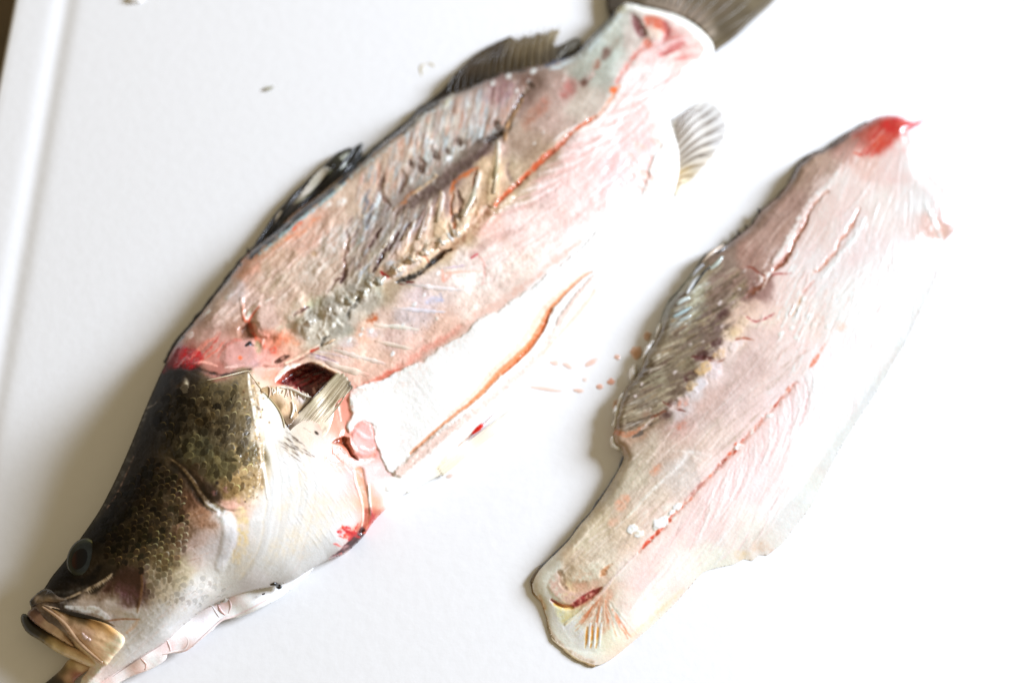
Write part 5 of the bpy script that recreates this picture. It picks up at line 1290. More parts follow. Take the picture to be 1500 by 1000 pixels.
def scatter(polys, n, r0, r1):
    out = []
    for p in polys:
        P = np.array(p, float); k = 0
        while k < n // len(polys):
            x, y = random.uniform(P[:, 0].min(), P[:, 0].max()), random.uniform(P[:, 1].min(), P[:, 1].max())
            if inside(P, np.array([x]), np.array([y]))[0]:
                m = random.randint(1, 3)
                for _ in range(m):
                    out.append((x + random.gauss(0, 4), y + random.gauss(0, 4), random.uniform(r0, r1) * random.uniform(.5, 1)))
                k += 1
    return out
beads('moisture', whole_fish, fz, scatter([[(540, 250), (640, 165), (770, 110), (740, 180), (620, 260), (560, 290)], [(440, 475), (560, 390), (690, 320), (740, 290), (700, 335), (600, 395), (480, 480)], [(480, 520), (600, 430), (680, 400), (720, 440), (620, 500), (530, 545)]], 90, .7, 1.7), lambda x, y: F.at(F.C, [x], [y])[0])

# ------------------------------------------------------------------ the fillet
FIL_OUT = [(1352, 177), (1344, 181), (1330, 178), (1325, 174), (1314, 169), (1300, 169), (1287, 171), (1270, 180), (1245, 194), (1224, 208), (1208, 219), (1189, 226), (1179, 235), (1170, 241), (1160, 259), (1149, 277), (1133, 293),
           (1113, 311), (1102, 328), (1084, 343), (1066, 357), (1038, 371), (1017, 398), (997, 424), (978, 446), (968, 472), (962, 490), (955, 503), (945, 516), (940, 534), (930, 552), (918, 566), (908, 584), (903, 604), (899, 620), (900, 630), (896, 640), (899, 652), (909, 658),
           (914, 670), (904, 692), (888, 718), (866, 750), (850, 768), (832, 792), (810, 814), (789, 834), (779, 852), (781, 866), (793, 880), (800, 900), (808, 932), (824, 948), (846, 965), (870, 974), (886, 970), (902, 960), (924, 942),
           (946, 924), (968, 904), (990, 882), (1010, 860), (1030, 838), (1060, 829), (1076, 826), (1090, 818), (1102, 821), (1112, 812), (1124, 813), (1134, 805), (1146, 796), (1164, 772), (1190, 738), (1208, 700), (1230, 658), (1256, 616), (1284, 574), (1308, 532), (1330, 494), (1352, 448), (1370, 410), (1380, 372), (1382, 354), (1395, 341), (1404, 322),
           (1398, 298), (1386, 276), (1372, 262), (1354, 248), (1344, 226), (1334, 206), (1330, 192), (1338, 186)]
G = Canvas(760, 150, 1430, 995, FIL_OUT)
GH = G.spline([(1320, 185, 22), (1250, 220, 30), (1180, 260, 32), (1120, 330, 32), (1220, 290, 36), (1300, 260, 26), (1370, 320, 16), (1080, 380, 34), (1140, 380, 38), (1200, 380, 36), (1280, 380, 28), (1340, 420, 9), (1030, 430, 32), (1100, 460, 40),
              (1180, 470, 36), (1260, 480, 24), (1000, 500, 34), (970, 560, 34), (1040, 540, 38), (1120, 560, 36), (1200, 560, 28), (1260, 560, 9), (930, 610, 32), (990, 640, 34), (1060, 640, 34), (1130, 660, 26), (1200, 650, 9), (930, 690, 28), (880, 760, 26), (960, 730, 34), (1040, 740, 30), (1110, 760, 9),
              (840, 810, 26), (900, 810, 32), (960, 810, 28), (1040, 810, 8), (800, 850, 15), (860, 860, 20), (920, 880, 22), (840, 920, 9), (890, 940, 8), (960, 880, 6)])
GQ = G.field([(1340, 180, 6), (1170, 240, 9), (1020, 400, 10), (900, 620, 10), (840, 790, 8), (780, 855, 5), (850, 960, 2.5), (980, 880, .8), (1134, 808, .4), (1250, 620, .4), (1370, 400, .6), (1030, 838, .6), (1080, 824, .4), (1165, 770, .4), (1208, 692, .4), (1310, 530, .4), (1390, 300, 3)], power=3, smooth=10)
GW = G.field([(1340, 180, 14), (1170, 240, 14), (1020, 400, 14), (900, 620, 14), (840, 790, 14), (780, 855, 24), (850, 960, 40), (980, 880, 60), (1134, 808, 70), (1250, 620, 80), (1370, 400, 60), (1390, 300, 24)], power=3, smooth=10)
FIL_C = [(1120,320,188,162,148),(1150,290,187,157,142),(1180,255,192,167,147),(1200,240,206,182,162),(1230,215,206,168,153),(1260,195,202,124,110),(1290,185,206,112,98),(1310,180,214,84,74),(1322,186,220,96,86),(1300,200,226,120,104),(1280,215,222,138,120),(1346,180,222,66,66),
 (1320,215,241,212,203),(1300,240,241,217,208),(1340,230,249,236,230),(1270,240,236,207,193),(1250,270,239,222,213),(1220,270,241,226,217),(1290,300,246,230,221),(1350,300,251,240,235),(1385,330,246,206,194),(1370,335,244,198,182),(1395,315,247,216,208),(1370,290,249,230,224),(1340,380,251,240,237),
 (1300,400,250,237,232),(1250,350,241,227,222),(1200,330,241,222,213),(1160,380,241,227,222),(1200,400,246,234,230),(1100,380,184,150,135),(1130,340,197,168,153),(1080,400,165,140,126),(1110,420,168,134,124),(1060,385,158,140,125),(1150,420,241,222,213),(1180,460,246,232,224),
 (1130,460,239,217,203),(1250,450,250,240,234),(1300,480,252,244,241),(1320,430,252,244,241),
 (1020,420,172,172,147),(1050,430,154,134,120),(1000,460,162,166,156),(1010,500,139,129,109),(1050,480,130,110,103),(980,520,148,138,114),(1010,540,144,134,109),(1040,510,126,106,98),(960,560,152,147,122),(990,570,131,116,98),(940,590,156,149,131),(960,600,144,132,110),
 (920,610,166,156,132),(930,632,190,162,138),(952,617,168,140,116),(1062,515,234,220,212),(1042,545,234,219,213),(1020,570,222,216,214),(997,595,216,208,206),(1074,490,238,218,192),(1030,590,216,192,182),
 (1000,620,206,177,168),(1050,580,216,192,182),(1100,540,223,202,194),(1120,500,233,213,204),(1150,520,241,224,217),(950,650,196,186,168),(980,660,201,184,172),(1040,630,216,200,192),(1080,600,221,204,198),(1000,690,206,201,196),(930,690,192,187,168),(900,720,187,182,163),
 (950,730,206,196,182),(880,760,192,184,158),(920,770,206,192,172),(850,790,202,196,172),(880,820,216,210,193),(842,830,207,193,168),(810,832,221,228,222),(800,850,226,230,222),(960,756,222,206,196),(1100,620,241,221,216),(1150,600,244,229,226),(1200,560,248,237,234),(1250,560,251,244,241),
 (1050,700,242,221,217),(1100,700,245,225,222),(1150,700,248,233,229),(1000,760,241,222,216),(1050,770,245,227,221),(1100,780,249,237,227),(1150,740,251,243,239),(960,800,240,221,213),(930,840,238,216,209),(980,840,246,231,221),(920,880,240,213,202),(880,860,240,203,184),
 (862,862,236,188,164),(900,900,245,226,217),(870,890,238,166,138),(860,930,248,240,232),(840,945,241,236,226),(890,930,248,228,206),(810,872,240,238,226),(815,905,246,243,233),(830,868,236,208,168),(1200,650,254,244,239),(1225,650,255,245,239),(1180,720,255,246,238),(1290,545,255,244,238),(1310,520,255,242,236),(1340,440,254,242,236),(950,900,250,240,226),(1040,820,251,242,228),(1262,540,253,248,246)]
G.C[:] = G.field(FIL_C, power=5, warp=14, smooth=8, ws=26)
G.R[:] = np.clip(.36 + .2 * fbm(G.X, G.Y, 22, 301, 3), .17, .5)
dk = np.clip((252 - G.C.mean(-1)) / 60.0, .3, 1)
G.mottle(14, 26, 31, M=dk, dh=1.5, tint=(.8, .95, 1)); G.mottle(11, 8, 32, M=dk, dh=1.0); G.mottle(7, 3, 33, M=dk, dh=.7); G.mottle(9, 10, 34, -.75, 4, dk, 1.0, (1, .9, .9))
# muscle grain
UPL = [(900,720),(940,640),(1040,590),(1120,500),(1190,520),(1120,610),(1030,700),(940,800),(850,840),(820,820)]
G.fibres(UPL, 200, lambda x, y: -43, 70, 1.3, [(228,222,214),(196,180,168),(214,200,190),(236,230,226),(186,172,150)], a=.28, dh=.6, spread=.14, edge=14, soft=2.6)
LOR = [(950,810),(1040,705),(1120,620),(1200,525),(1290,480),(1290,560),(1200,660),(1130,780),(1000,850),(930,900)]
G.fibres(LOR, 260, lambda x, y: -62 + (y - 700) * .10 - (x - 1080) * .02, 70, 1.3, [(251,240,236),(236,208,204),(246,222,218),(254,246,244),(240,214,206)], a=.34, dh=.6, spread=.09, bend=4, edge=16, soft=2.6)
for k in range(16):
    t = k / 15; x = 1030 + 150 * t; y = 720 - 190 * t
    G.stroke([(x+6, y+6), (x-2+16*t, y+44), (x-22+20*t, y+88)], [.8,1.8,.8], (254,244,242) if k % 2 else (234,198,194), .5, 3, .8 if k % 2 else -.8, jit=2)
TOPR = [(1130,400),(1180,300),(1240,230),(1330,220),(1390,320),(1360,430),(1290,520),(1200,500),(1130,470)]
G.fibres(TOPR, 240, lambda x, y: -58 - (x - 1200) * .16, 50, 1.5, [(253,246,243),(240,214,204),(247,230,224),(250,238,232)], a=.32, dh=.8, spread=.22, edge=16, soft=2.8)
DOR = [(1070,400),(1110,330),(1160,270),(1200,235),(1260,200),(1240,230),(1190,290),(1150,360),(1120,400),(1090,420)]
G.fibres(DOR, 120, lambda x, y: -54, 44, 1.3, [(206,182,168),(170,140,124),(196,164,146),(150,124,110)], a=.4, dh=.6, edge=8, soft=2)
# streaked dark band
BD = [(905,625),(912,590),(950,525),(975,465),(1010,415),(1050,385),(1090,400),(1095,440),(1070,490),(1030,540),(990,590),(945,632)]
G.fibres(BD, 300, lambda x, y: -28 + (y - 500) * .06, 32, 1.9, [(176,166,136),(106,92,74),(150,138,110),(196,190,166),(120,100,86),(164,146,116),(140,122,110)], a=.55, dh=1.2, spread=.12, edge=9, soft=2.6, rough=.28)
G.fibres([(905,625),(912,590),(950,525),(990,520),(960,600),(930,630)], 50, -24, 26, 1.4, [(206,208,200),(216,212,190),(110,96,78)], a=.6, dh=1.4, edge=6, soft=1.8, rough=.2)
G.fibres([(985,470),(1000,440),(1030,410),(1050,430),(1020,470),(995,490)], 30, -32, 30, 2.2, [(196,200,176),(206,214,206),(150,146,120)], a=.6, dh=1.6, edge=6)
G.mottle(12, 8, 41, M=G.mask([(1030,470),(1080,390),(1130,390),(1090,450),(1030,550),(960,620),(960,590),(1010,530)], 12), dh=1.2, tint=(1,.9,.9))
for x, y, r in ((1050,502,6),(1028,520,7),(1026,523,4),(1095,437,6),(1010,552,6),(985,590,5),(975,608,5),(1060,460,6)):
    G.dab(x, y, r, (96,62,60), .6, 6, -2, None, 1.6, -.5, 2)
for x, y in ((1090,397),(1105,412),(1082,424),(1073,443),(1057,478),(1030,500),(988,545),(952,544),(1010,505),(1054,444),(1108,428),(950,600),(930,580),(940,562)):
    G.dab(x, y, random.uniform(1.2, 2.6), (228,222,220), .7, 2.2, 1.2, .15, 1.6, -.7, 1.5)
for p, w, c in (([(1004,602),(990,598),(978,592),(972,588)],[1,1.8,2,1],(124,62,48)),([(955,612),(964,606),(975,602)],[1.5,2.2,1],(140,84,60)),([(900,632),(918,636),(930,632),(946,622)],[3,4,3,1.5],(206,146,112)),([(940,628),(950,620),(958,612)],[1.4,2.4,1],(216,206,196)),([(928,640),(940,634)],[2,3],(120,110,100)),
                ([(1014,522),(1026,524),(1046,524)],[1.4,3,1.4],(104,54,50)),([(1040,528),(1052,530),(1062,524)],[1.4,2.4,1],(170,110,86))):
    G.stroke(p, w, c, .8, 3, -1, jit=1.5)
# pale ragged blobs along the band
for x, y, r, c in ((1064,512,11,(238,224,216)),(1078,504,8,(240,226,220)),(1043,540,10,(232,224,226)),(1048,548,7,(236,226,226)),(1024,562,9,(226,226,230)),(1014,575,6,(224,222,224)),(998,588,7,(224,216,214)),(986,598,5,(222,208,202)),(1030,540,8,(228,200,152)),(1054,518,6,(232,198,150)),(1078,484,7,(240,216,178)),(1012,565,6,(214,190,150)),(1090,470,6,(244,226,196)),(1120,405,5,(240,220,206))):
    G.dab(x, y, r, c, .85, 5, 2.2, .2, 1.5, -.65, 3)
G.fill([(1066,470),(1076,448),(1096,436),(1118,448),(1108,468),(1084,484)], (236,212,190), .5, 10, 1, jit=3)
# cracks and veins
G.stroke([(1213,280),(1196,296),(1184,314),(1176,334),(1164,352),(1156,372),(1146,386),(1132,396)], [1,1.6,2,3,3.2,3.6,3.6,1.5], (206,142,112), .88, 4, -5, jit=1.5)
G.stroke([(1232,243),(1214,270),(1192,290),(1176,312),(1164,334),(1154,354),(1142,372),(1132,384)], [2,3.4,4,4,4.4,4.4,4,2], (250,240,234), .85, 5, 2.4, jit=2)
G.stroke([(1154,372),(1146,384),(1134,395)], [2,3.2,1.6], (166,92,62), .8, 3, -3)
G.stroke([(1258,304),(1250,326),(1240,342),(1230,352),(1226,366),(1212,380),(1204,392),(1192,398)], [1,2,3,3,2,3,3,1.2], (226,170,146), .9, 3.5, -4, jit=1.5)
G.stroke([(1266,318),(1252,346),(1236,366),(1222,384),(1206,404)], [2,3,3,3,2], (253,246,242), .7, 4, 2, jit=2)
G.stroke([(1192,412),(1184,420),(1175,430)], [1.4,2.2,1.2], (228,180,166), .85, 3, -1.5); G.stroke([(1174,434),(1168,450),(1160,462)], [1,1.4,.8], (206,160,110), .85, 2, -1)
G.stroke([(1126,405),(1138,401),(1150,401),(1160,400)], [1,1.5,1.4,.8], (190,106,98), .9, 2, -.5); G.stroke([(1094,391),(1102,392),(1112,400),(1122,405)], [1,1.8,1.6,1.2], (156,84,66), .85, 2.4, -1)
G.stroke([(1128,404),(1118,416),(1106,424),(1094,434)], [2,4,4,2], (146,88,62), .85, 4, -4, jit=2); G.stroke([(1112,402),(1116,412),(1108,418)], [1,2,1.5], (240,232,228), .8, 2, 1.5)
G.stroke([(1094,464),(1106,471),(1118,468),(1134,459)], [1,1.4,2,.8], (188,84,86), .9, 2, -.5); G.stroke([(1078,497),(1090,495),(1104,498)], [1.4,1.8,.8], (190,120,96), .8, 2)
G.stroke([(1098,478),(1116,474),(1140,470)], [3,4,2], (246,232,214), .6, 5, 1.4, jit=2)
for k in range(90):
    x, y = random.gauss(1175, 26), random.gauss(460, 40)
    G.stroke([(x+4,y-10),(x,y),(x-5,y+9)], random.uniform(.8,2), random.choice(((255,253,250),(252,246,242),(238,210,200),(244,222,212))), .7, 2.4, random.uniform(-.6, 1.6), .2, 1.5, taper=True)
for x, y in ((1143,489),(1166,494),(1176,437),(1184,462),(1190,474),(1160,480),(1212,478),(1170,452)):
    G.dab(x, y, 2.6, (252,250,242), .9, 2, 1.4, .15, 1.4, -.8, 1)
G.stroke([(1199,520),(1190,533),(1187,537)], [2,3.4,1.6], (238,136,100), .85, 4); G.stroke([(1210,500),(1200,518)], [1.4,2], (240,186,166), .7, 4)
G.dab(1232, 478, 7, (246,212,192), .6, 7); G.dab(1195, 480, 12, (244,216,202), .5, 10, -1, None, 1.8, -1.2, 3)
# blood line
BL = [(1166,560),(1152,576),(1140,590),(1124,608),(1108,626),(1094,640),(1080,656),(1066,668),(1054,684),(1040,698),(1024,714),(1010,730),(998,744),(984,756),(970,774),(956,786),(944,798),(934,810)]
G.stroke(BL, [1.4,2,2.4,2.4,2.6,2.8,3.2,2.8,2.6,2.2,2.2,1.8,1.6,1.8,2,2.4,2.6,1], (212,138,116), .68, 5, -3, .24, jit=2)
G.stroke([(p[0] + 4, p[1] + 3) for p in BL], [5] * len(BL), (244,206,196), .4, 10)
G.stroke([(1064,670),(1054,682),(1046,692)], [1.5,3,1.4], (166,96,80), .8, 4, -1); G.stroke([(1034,700),(1020,716),(1004,732)], [1.5,2.6,1.4], (190,134,124), .8, 4)
G.stroke([(962,782),(950,792),(942,802)], [1.6,3,1.4], (230,88,66), .9, 3, -1); G.stroke([(985,752),(972,770),(960,784)], [1.2,1.6,1], (232,110,92), .8, 2)
for k in range(40):
    i = random.randrange(len(BL) - 1); t = random.random(); x = BL[i][0] + (BL[i+1][0] - BL[i][0]) * t + random.gauss(0, 2.5); y = BL[i][1] + (BL[i+1][1] - BL[i][1]) * t + random.gauss(0, 2.5)
    G.dab(x, y, random.uniform(1, 2.2), random.choice(((253,238,230),(240,120,90),(250,226,214),(206,90,66),(230,150,126))), .8, 1.6, .7, .15, 1.8, -.8)  # red flecks and painted white glints along the line
for x, y, r in ((1127,608,3.4),(1082,654,4),(992,742,5),(968,765,8),(926,774,6),(936,782,5),(984,750,3),(963,770,5)):
    G.dab(x, y, r, (252,250,246), .95, 2.4, 2.4, .25, 1.4, -.5, 1.5)
G.stroke([(934,810),(916,828),(900,844),(890,856),(872,876),(850,894),(828,914)], [1,1.4,2,3,2,2,1.4], (246,208,204), .85, 2.4, 2, jit=1)
G.stroke([(1030,800),(1000,812),(970,836),(940,870),(920,900)], [.8,1.2,1.6,1.6,1], (250,226,220), .7, 2.4, 1); G.stroke([(985,690),(960,712),(930,745),(900,775)], [1,2,2,1], (232,232,226), .5, 4, 1)
G.stroke([(1040,668),(1010,662),(1000,675),(975,700),(945,730)], [1,3,3,2,1], (226,230,230), .5, 6, .6); G.stroke([(1060,700),(1010,664),(980,660)], [1,1.6,1], (226,222,216), .5, 3)
for x, y, r, c in ((998,622,5,(222,150,130)),(960,688,6,(222,160,132)),(912,736,9,(224,176,150)),(898,764,6,(226,184,160)),(1000,590,6,(216,160,140))):
    G.dab(x, y, r, c, .6, 7, 0, None, 1.5, -.7, 2)
# tail end of the fillet
G.stroke([(909,662),(890,700),(866,738),(840,772),(814,802),(790,830)], [2.6,3,3,3,3,3], (206,222,220), .75, 5, 1, jit=2)
G.stroke([(912,668),(890,708),(862,748),(834,782),(806,814)], [1.6,1.8,2,2,1.6], (132,138,150), .7, 2.5, 0, jit=1.5)
G.fill([(784,850),(796,836),(806,842),(800,862),(812,884),(826,920),(840,940),(824,944),(808,926),(802,896),(790,872)], (232,234,224), .6, 8, 1, jit=3)
G.fill([(802,858),(818,838),(824,848),(836,866),(850,868),(868,860),(858,872),(838,884),(822,882)], (214,188,176), .75, 7, 3, jit=2.5)
G.stroke([(820,836),(824,850),(830,862)], [3,4,2], (146,122,96), .7, 5, -2, jit=2); G.fill([(848,826),(880,822),(886,840),(862,852),(838,852),(836,838)], (226,222,206), .6, 8, 3, jit=3)
G.stroke([(808,878),(820,886),(836,888),(850,880),(866,870),(880,862)], [1.6,2.6,3,5,5,2], (160,58,60), .9, 4, -6, .22, jit=1)
G.stroke([(812,884),(826,890),(838,890)], [1.6,3.4,2], (226,176,84), .85, 4, -2); G.fill([(814,890),(842,890),(862,884),(842,902),(826,914)], (240,216,166), .7, 8)
G.stroke([(880,842),(888,832),(896,826)], [2,3,1], (206,158,120), .8, 4, -2); G.dab(884, 838, 5, (190,140,100), .7, 4, -2)
G.dab(876, 902, 20, (236,150,116), .65, 20, 0, .25, 1.5, 1.9, 6)
for k in range(26):
    t = k / 25; a = math.radians(146 - 96 * t); L0, L1 = random.uniform(10, 26), random.uniform(50, 78)
    x0, y0 = 884, 868
    c = random.choice(((255,252,248),(255,250,246),(236,128,84),(240,150,110),(250,226,210)))
    G.stroke([(x0 + math.cos(a) * L0, y0 + math.sin(a) * L0), (x0 + math.cos(a) * (L0 + L1) * .5, y0 + math.sin(a) * (L0 + L1) * .5 + 2), (x0 + math.cos(a) * L1, y0 + math.sin(a) * L1)], [.8, 1.6, .6], c, .45, 3.4, random.uniform(-.8, 1.4), .28, 1.5)
for x in (862, 870, 878):
    G.stroke([(x - 2, 918), (x - 3, 936), (x - 5, 948)], [1, 2, .8], (236,156,70), .85, 2, -1); G.stroke([(x + 3, 912), (x + 1, 932), (x, 946)], [1, 1.8, .8], (255,255,252), .9, 1.6, 1.2)
G.stroke([(800,905),(808,930),(824,946),(846,962),(868,970)], [2,3,3,3,3], (196,182,156), .6, 5, 0, jit=2.5); G.stroke([(790,872),(798,890)], [2,3], (220,190,150), .6, 5)
G.stroke([(926,930),(960,900),(1000,864)], [2,4,2], (250,226,190), .5, 8); G.dab(1090, 814, 8, (250,222,188), .6, 8, 0, None, 1.4, 0, 4); G.dab(1112, 800, 9, (248,218,196), .6, 9, 0, None, 1.4, 0, 4); G.dab(1132, 808, 4, (222,200,180), .5, 4)
# blood at the pointed end
G.fill([(1262,196),(1284,180),(1312,172),(1326,178),(1326,192),(1308,212),(1292,226),(1266,230),(1270,212)], (224,84,72), .5, 14, 1, .22, jit=6)
G.dab(1302, 184, 9, (222,52,50), .7, 8, 1, .14, 1.4, .2, 3); G.dab(1314, 174, 5, (216,26,40), .8, 4, 1.5, .12, 1.4, .3, 1); G.dab(1288, 210, 8, (232,86,60), .7, 8, 0, .2, 1.7, -.8, 3)
for p in ([(1252,222),(1262,226)],[(1268,224),(1280,204),(1290,190)],[(1276,228),(1290,212),(1304,196)],[(1300,210),(1312,196),(1320,186)],[(1258,228),(1270,216)]):
    G.stroke(p, [1.2,2.4,1][:len(p)], random.choice(((224,74,60),(216,48,44),(236,120,96))), .8, 3, -.6, .2, 2)
G.stroke([(1264,226),(1280,206),(1296,190)], [1,1.6,.8], (244,190,176), .7, 2, 1); G.stroke([(1326,182),(1338,183),(1350,178)], [3,3,1], (222,44,50), .9, 3)
G.stroke([(1316,214),(1324,200),(1328,190)], [5,6,3], (249,232,224), .6, 6)
G.stroke([(1244,200),(1216,216),(1190,229),(1172,242),(1158,264),(1138,290)], [2,2,2,2,2,2], (104,88,74), .6, 3.5, 0, jit=1.5)
# fold at the right
G.stroke([(1344,236),(1356,252),(1374,270),(1386,292),(1392,310)], [1,1.6,1.8,1.6,1], (246,206,198), .8, 3, 1.5, jit=2); G.fill([(1360,318),(1372,322),(1388,334),(1384,348),(1374,352)], (246,200,180), .7, 7, -2, jit=2)
G.stroke([(1356,300),(1366,320),(1376,344),(1382,360)], [2,3,3,2], (254,246,242), .7, 5, 2)
low = G.mask([(790,840),(900,700),(960,640),(1060,620),(1120,560),(1000,740),(930,820),(900,940),(830,950)], 40)[..., None]
G.C = G.C * (1 - low) + (G.C * 1.05 + np.array([6, 6, 3.])) * low
G.C = np.clip(G.C * np.array([1.065, 1.03, 1.02]) + 2, 4, 255)
gp = np.clip(G.S / np.maximum(GW, 4), 0, 1); thin = np.clip((GQ - 2.0) / 4.0, 0, 1); gp = np.sqrt(1 - (1 - gp) ** 2) * thin + gp * (2 - gp) * (1 - thin)
GZ = GQ + (np.maximum(GH, GQ + .5) - GQ) * gp + np.where(G.H < -4, -1.2 + (G.H + 4) * .8, G.H * .3) * sstep(G.S / 6.0)
GZ = np.maximum(GZ, .35)
def gz(x, y):
    return G.at(GZ, x, y)
up_g = lambda d: (lambda x, y: gz(x, y) + d)

fillet = empty('fish_fillet', px(1080., 560., 0.), 'raw pinkish boneless fillet lying skin side down beside the headed fish', 'fillet')
solid('flesh', G, GZ, 1.4, M_FILLET, fillet, GQ)
# skin that shows along the edges
E1 = [(1270, 180), (1245, 194), (1224, 208), (1208, 219), (1189, 226), (1170, 241), (1160, 259), (1149, 277), (1133, 293), (1113, 311), (1102, 328), (1084, 343), (1066, 357), (1038, 371), (1017, 398), (997, 424), (978, 446), (968, 472), (960, 492)]
E2 = [(914, 668), (904, 692), (888, 718), (866, 750), (850, 768), (832, 792), (810, 814), (789, 834), (778, 853)]
E3 = [(778, 853), (781, 868), (793, 882), (799, 902), (807, 933), (824, 950), (846, 967), (872, 976)]
skin = sheet('skin', strip(E1, -2.0, -6.0), lambda x, y: 9 + 0 * x, 8, tints([(1250, 194, 120, 100, 88), (1180, 236, 110, 96, 78), (1150, 277, 84, 72, 64), (1100, 328, 76, 76, 72), (1040, 372, 96, 104, 100), (1000, 424, 110, 112, 104), (968, 472, 150, 150, 140)], noise=22, ns=4), 1.3, M_FIN, fillet, edge=3, rough=.3, jit=1.0)
sheet('skin_edge', strip(E2, -2.2, -5.0), lambda x, y: 8 + 0 * x, 7, tints([(910, 680, 120, 128, 140), (866, 750, 116, 124, 138), (810, 814, 106, 114, 126), (780, 850, 130, 110, 84)], noise=16, ns=4), 1.3, M_FIN, skin, edge=3, rough=.3, jit=.8)
sheet('skin_edge', strip(E3, -1.0, -4.0), lambda x, y: 3 + 0 * x, 2.5, tints([(780, 856, 150, 124, 90), (790, 880, 222, 196, 160), (806, 930, 206, 190, 162), (840, 962, 200, 178, 140), (872, 976, 196, 166, 126)], noise=18, ns=4), 1.3, M_FIN, skin, edge=3, rough=.35, jit=1.0)
# silvery skin folds at the shoulder of the band
for pts, w, c in (([(1060, 360), (1044, 370), (1030, 384)], 7, (226, 206, 186)), ([(1058, 376), (1050, 386), (1040, 394)], 6, (196, 206, 196)), ([(1030, 388), (1022, 396), (1016, 404)], 6, (224, 230, 242)), ([(1026, 404), (1016, 414), (1006, 430)], 6, (222, 226, 228)), ([(1010, 436), (1000, 440), (992, 446)], 7, (206, 216, 212)), ([(1012, 450), (998, 458), (986, 464)], 5, (184, 206, 208)), ([(1012, 462), (1004, 466), (994, 470)], 5, (198, 208, 206))):
    tube('skin_fold', pts, [w * .3, w * .55, w * .3], up_g(.2), c, M_SCALE, skin, 8, 3, .22, .6)
for pts in ([(1034, 372), (1026, 384), (1018, 396)], [(1040, 390), (1030, 400), (1014, 424)], [(1070, 352), (1080, 346), (1090, 338)], [(1050, 372), (1058, 366), (1066, 360)]):
    tube('skin_fold', pts, [.8, 1.8, .7], up_g(.6), (56, 60, 60), M_SCALE, skin, 6, 3, .25)
for x, y in ((1112, 310), (1103, 327), (1093, 334), (1082, 342), (1086, 346), (1078, 350)):
    tube('skin_tag', [(x + 3, y + 5), (x, y), (x - 1, y - 5)], [2.4, 2.2, .8], 14, (64, 60, 56), M_FIN, skin, 6, 2, .3, wob=.5)
# white fat scraps along the left edge
for pts, r in (([(958, 498), (948, 512), (942, 526)], [1.6, 3.6, 1.6]), ([(912, 576), (905, 596), (901, 616)], [2, 2.4, 1.4]), ([(900, 604), (903, 594)], [3, 1.8]), ([(899, 624), (902, 612)], [3.4, 2]), ([(897, 640), (899, 652), (908, 657)], [3, 3.4, 2]), ([(968, 474), (964, 484), (960, 494)], [1.6, 2.6, 1.4])):
    tube('fat_scrap', pts, r, 19, (246, 244, 240), M_FILLET, fillet, 8, 2, .3, wob=.5)
dome('fat_scrap', 927, 546, 7, 13, .12, lambda x, y: 4 + 0 * x, 12, (252, 250, 247), M_FILLET, fillet, 8, 22, .3, .35, 5, 3)
tube('flesh_tip', [(1322, 181), (1336, 182), (1346, 180), (1358, 173)], [4, 3.4, 2.2, .4], [12, 9, 7, 5], (216, 50, 52), M_BLOOD, fillet, 8, 2, .15, wob=.3)

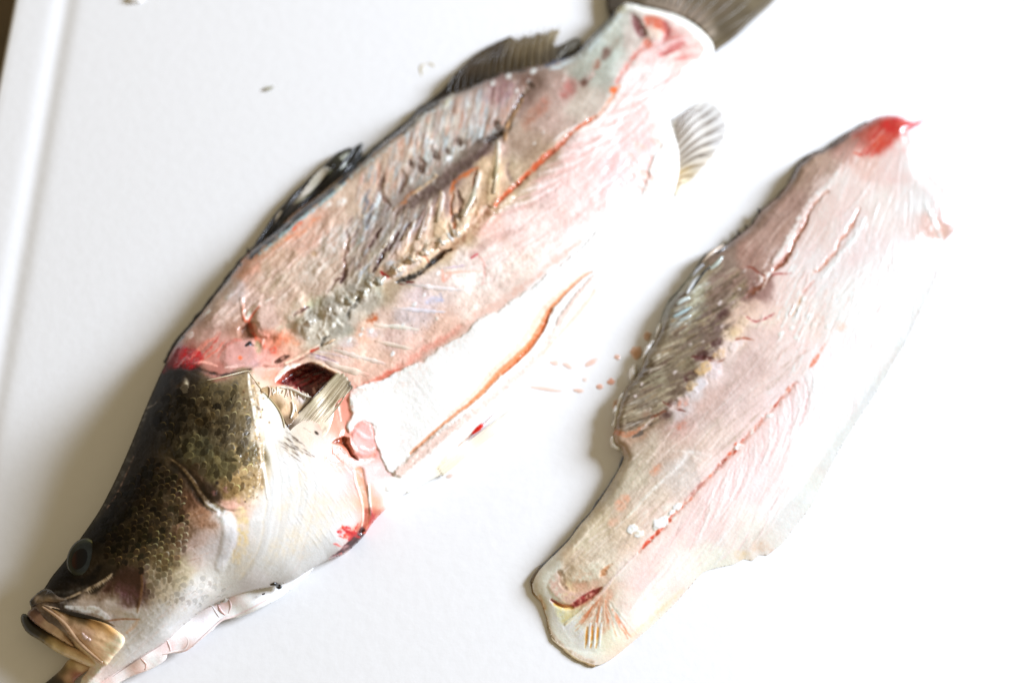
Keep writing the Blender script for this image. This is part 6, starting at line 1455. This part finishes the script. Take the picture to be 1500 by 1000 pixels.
# ------------------------------------------------------------------ small things on the board and on the fish
flat = lambda x, y: 0 * x
def drop(x, y, rx, ry, ang, c, h, label, seed):
    def dc(q, a, xx, yy):
        s = np.clip(q, 0, 1)[:, None] ** 2
        return (np.asarray(c, float) * .72 + np.array([250, 232, 222.]) * .28) * (1 - .5 * s) + np.array([251, 240, 234.]) * .5 * s
    o = dome('blood_drop', x, y, rx, ry, ang, flat, h, dc, M_BLOOD, None, 6, 26, .12, .3, seed, .05)
    return tag(o, label, 'blood drop', 'watery blood drops on the board')
DROPS = [(932, 517, 9, 10, .2, (222, 158, 112), 2.2, 'large amber drop touching the ragged left edge of the fillet'),
         (895, 559, 6, 5, -.6, (240, 152, 118), 1.0, 'round orange drop left of the white fat scrap, the strongest coloured of the spatter'),
         (878, 566, 5.5, 4, .2, (242, 168, 138), .9, 'orange drop just left of the round one and right of the pale dash'),
         (904, 523, 4.5, 4, 0, (242, 182, 156), .8, 'small isolated drop above the two orange drops'),
         (847, 572, 9, 3, .1, (246, 200, 178), .6, 'pale dash shaped drop between the long smear and the orange pair'),
         (798, 569, 26, 3.4, .14, (249, 218, 202), .5, 'long faint smear of watery blood below the fish belly'),
         (812, 531, 7, 4.4, .1, (248, 208, 190), .6, 'pale drop nearest the fish belly in the upper row of spatter'),
         (831, 535, 8, 4, .5, (249, 214, 198), .6, 'faint oval drop in the middle of the upper row of spatter'),
         (866, 531, 11, 4, -.6, (248, 204, 184), .6, 'slanting double drop at the right of the upper row of spatter'),
         (857, 556, 4, 3.4, 0, (250, 228, 216), .4, 'faintest small drop between the two rows of spatter'),
         (948, 492, 6, 7, .3, (216, 164, 128), 1.6, 'brownish drop tucked against the fillet edge above the amber one'),
         (659, 697, 6, 3, -.4, (247, 214, 200), .5, 'pale pink drop beside the yellowish pelvic fin'),
         (902, 594, 5, 9, .2, (214, 170, 138), 1.2, 'tall brownish drop under the fillet edge below the white fat scrap')]
for k, d in enumerate(DROPS):
    drop(*d, k + 3)
def speck(name, pts, r, z, c, label, cat, mat=M_FIN):
    return tag(tube(name, pts, r, z, c, mat, None, 7, 1.5, .3, .6, .5), label, cat)
speck('skin_scrap', [(386, 131), (393, 130), (401, 127)], [1.5, 3.2, 1.2], 1.6, [(206, 200, 184), (150, 142, 96), (190, 186, 170)], 'tiny olive scrap lying alone on the white board above the spiny fin', 'scrap')
speck('slime_smear', [(618, 112), (616, 100), (624, 94), (634, 96), (640, 104)], [1.5, 3.4, 2, 2.4, 1], -.9, [(230, 222, 202), (196, 178, 130), (232, 224, 206), (212, 196, 156), (236, 230, 218)], 'faint yellowish curl of slime on the board behind the soft fin', 'smear')
speck('dark_fleck', [(396, 856), (403, 854), (409, 859), (413, 858)], [1.4, 3.6, 3.4, .8], lambda x, y: np.maximum(fz(x, y), mem_z(x, y)) + 1.6, [(120, 90, 40), (24, 20, 16), (60, 48, 30), (30, 24, 18)], 'black fleck with a golden rim stuck on the pale throat of the fish', 'fleck', M_SCALE)
speck('dark_fleck', [(384, 870), (387, 869), (388, 868)], [.9, 1.5, .8], lambda x, y: np.maximum(fz(x, y), mem_z(x, y)) + 1.2, (40, 30, 20), 'pinhead sized dark fleck just below the larger black fleck', 'fleck', M_SCALE)
o = dome('fat_crumb', 197, -3, 15, 8, .2, flat, 7, (246, 243, 240), M_FILLET, None, 8, 26, .4, .4, 2, .2)
tag(o, 'white crumb of fat at the far end of the board near its groove', 'crumb')

for r in [o for o in bpy.data.objects if o.type == 'EMPTY']:
    off = np.array(r.location)
    def walk(o):
        for c in o.children:
            if c.type == 'MESH' and not c.get('_done'):
                adopt(c, r, off); c['_done'] = 1
            walk(c)
    walk(r)
for o in bpy.data.objects:
    if '_done' in o:
        del o['_done']
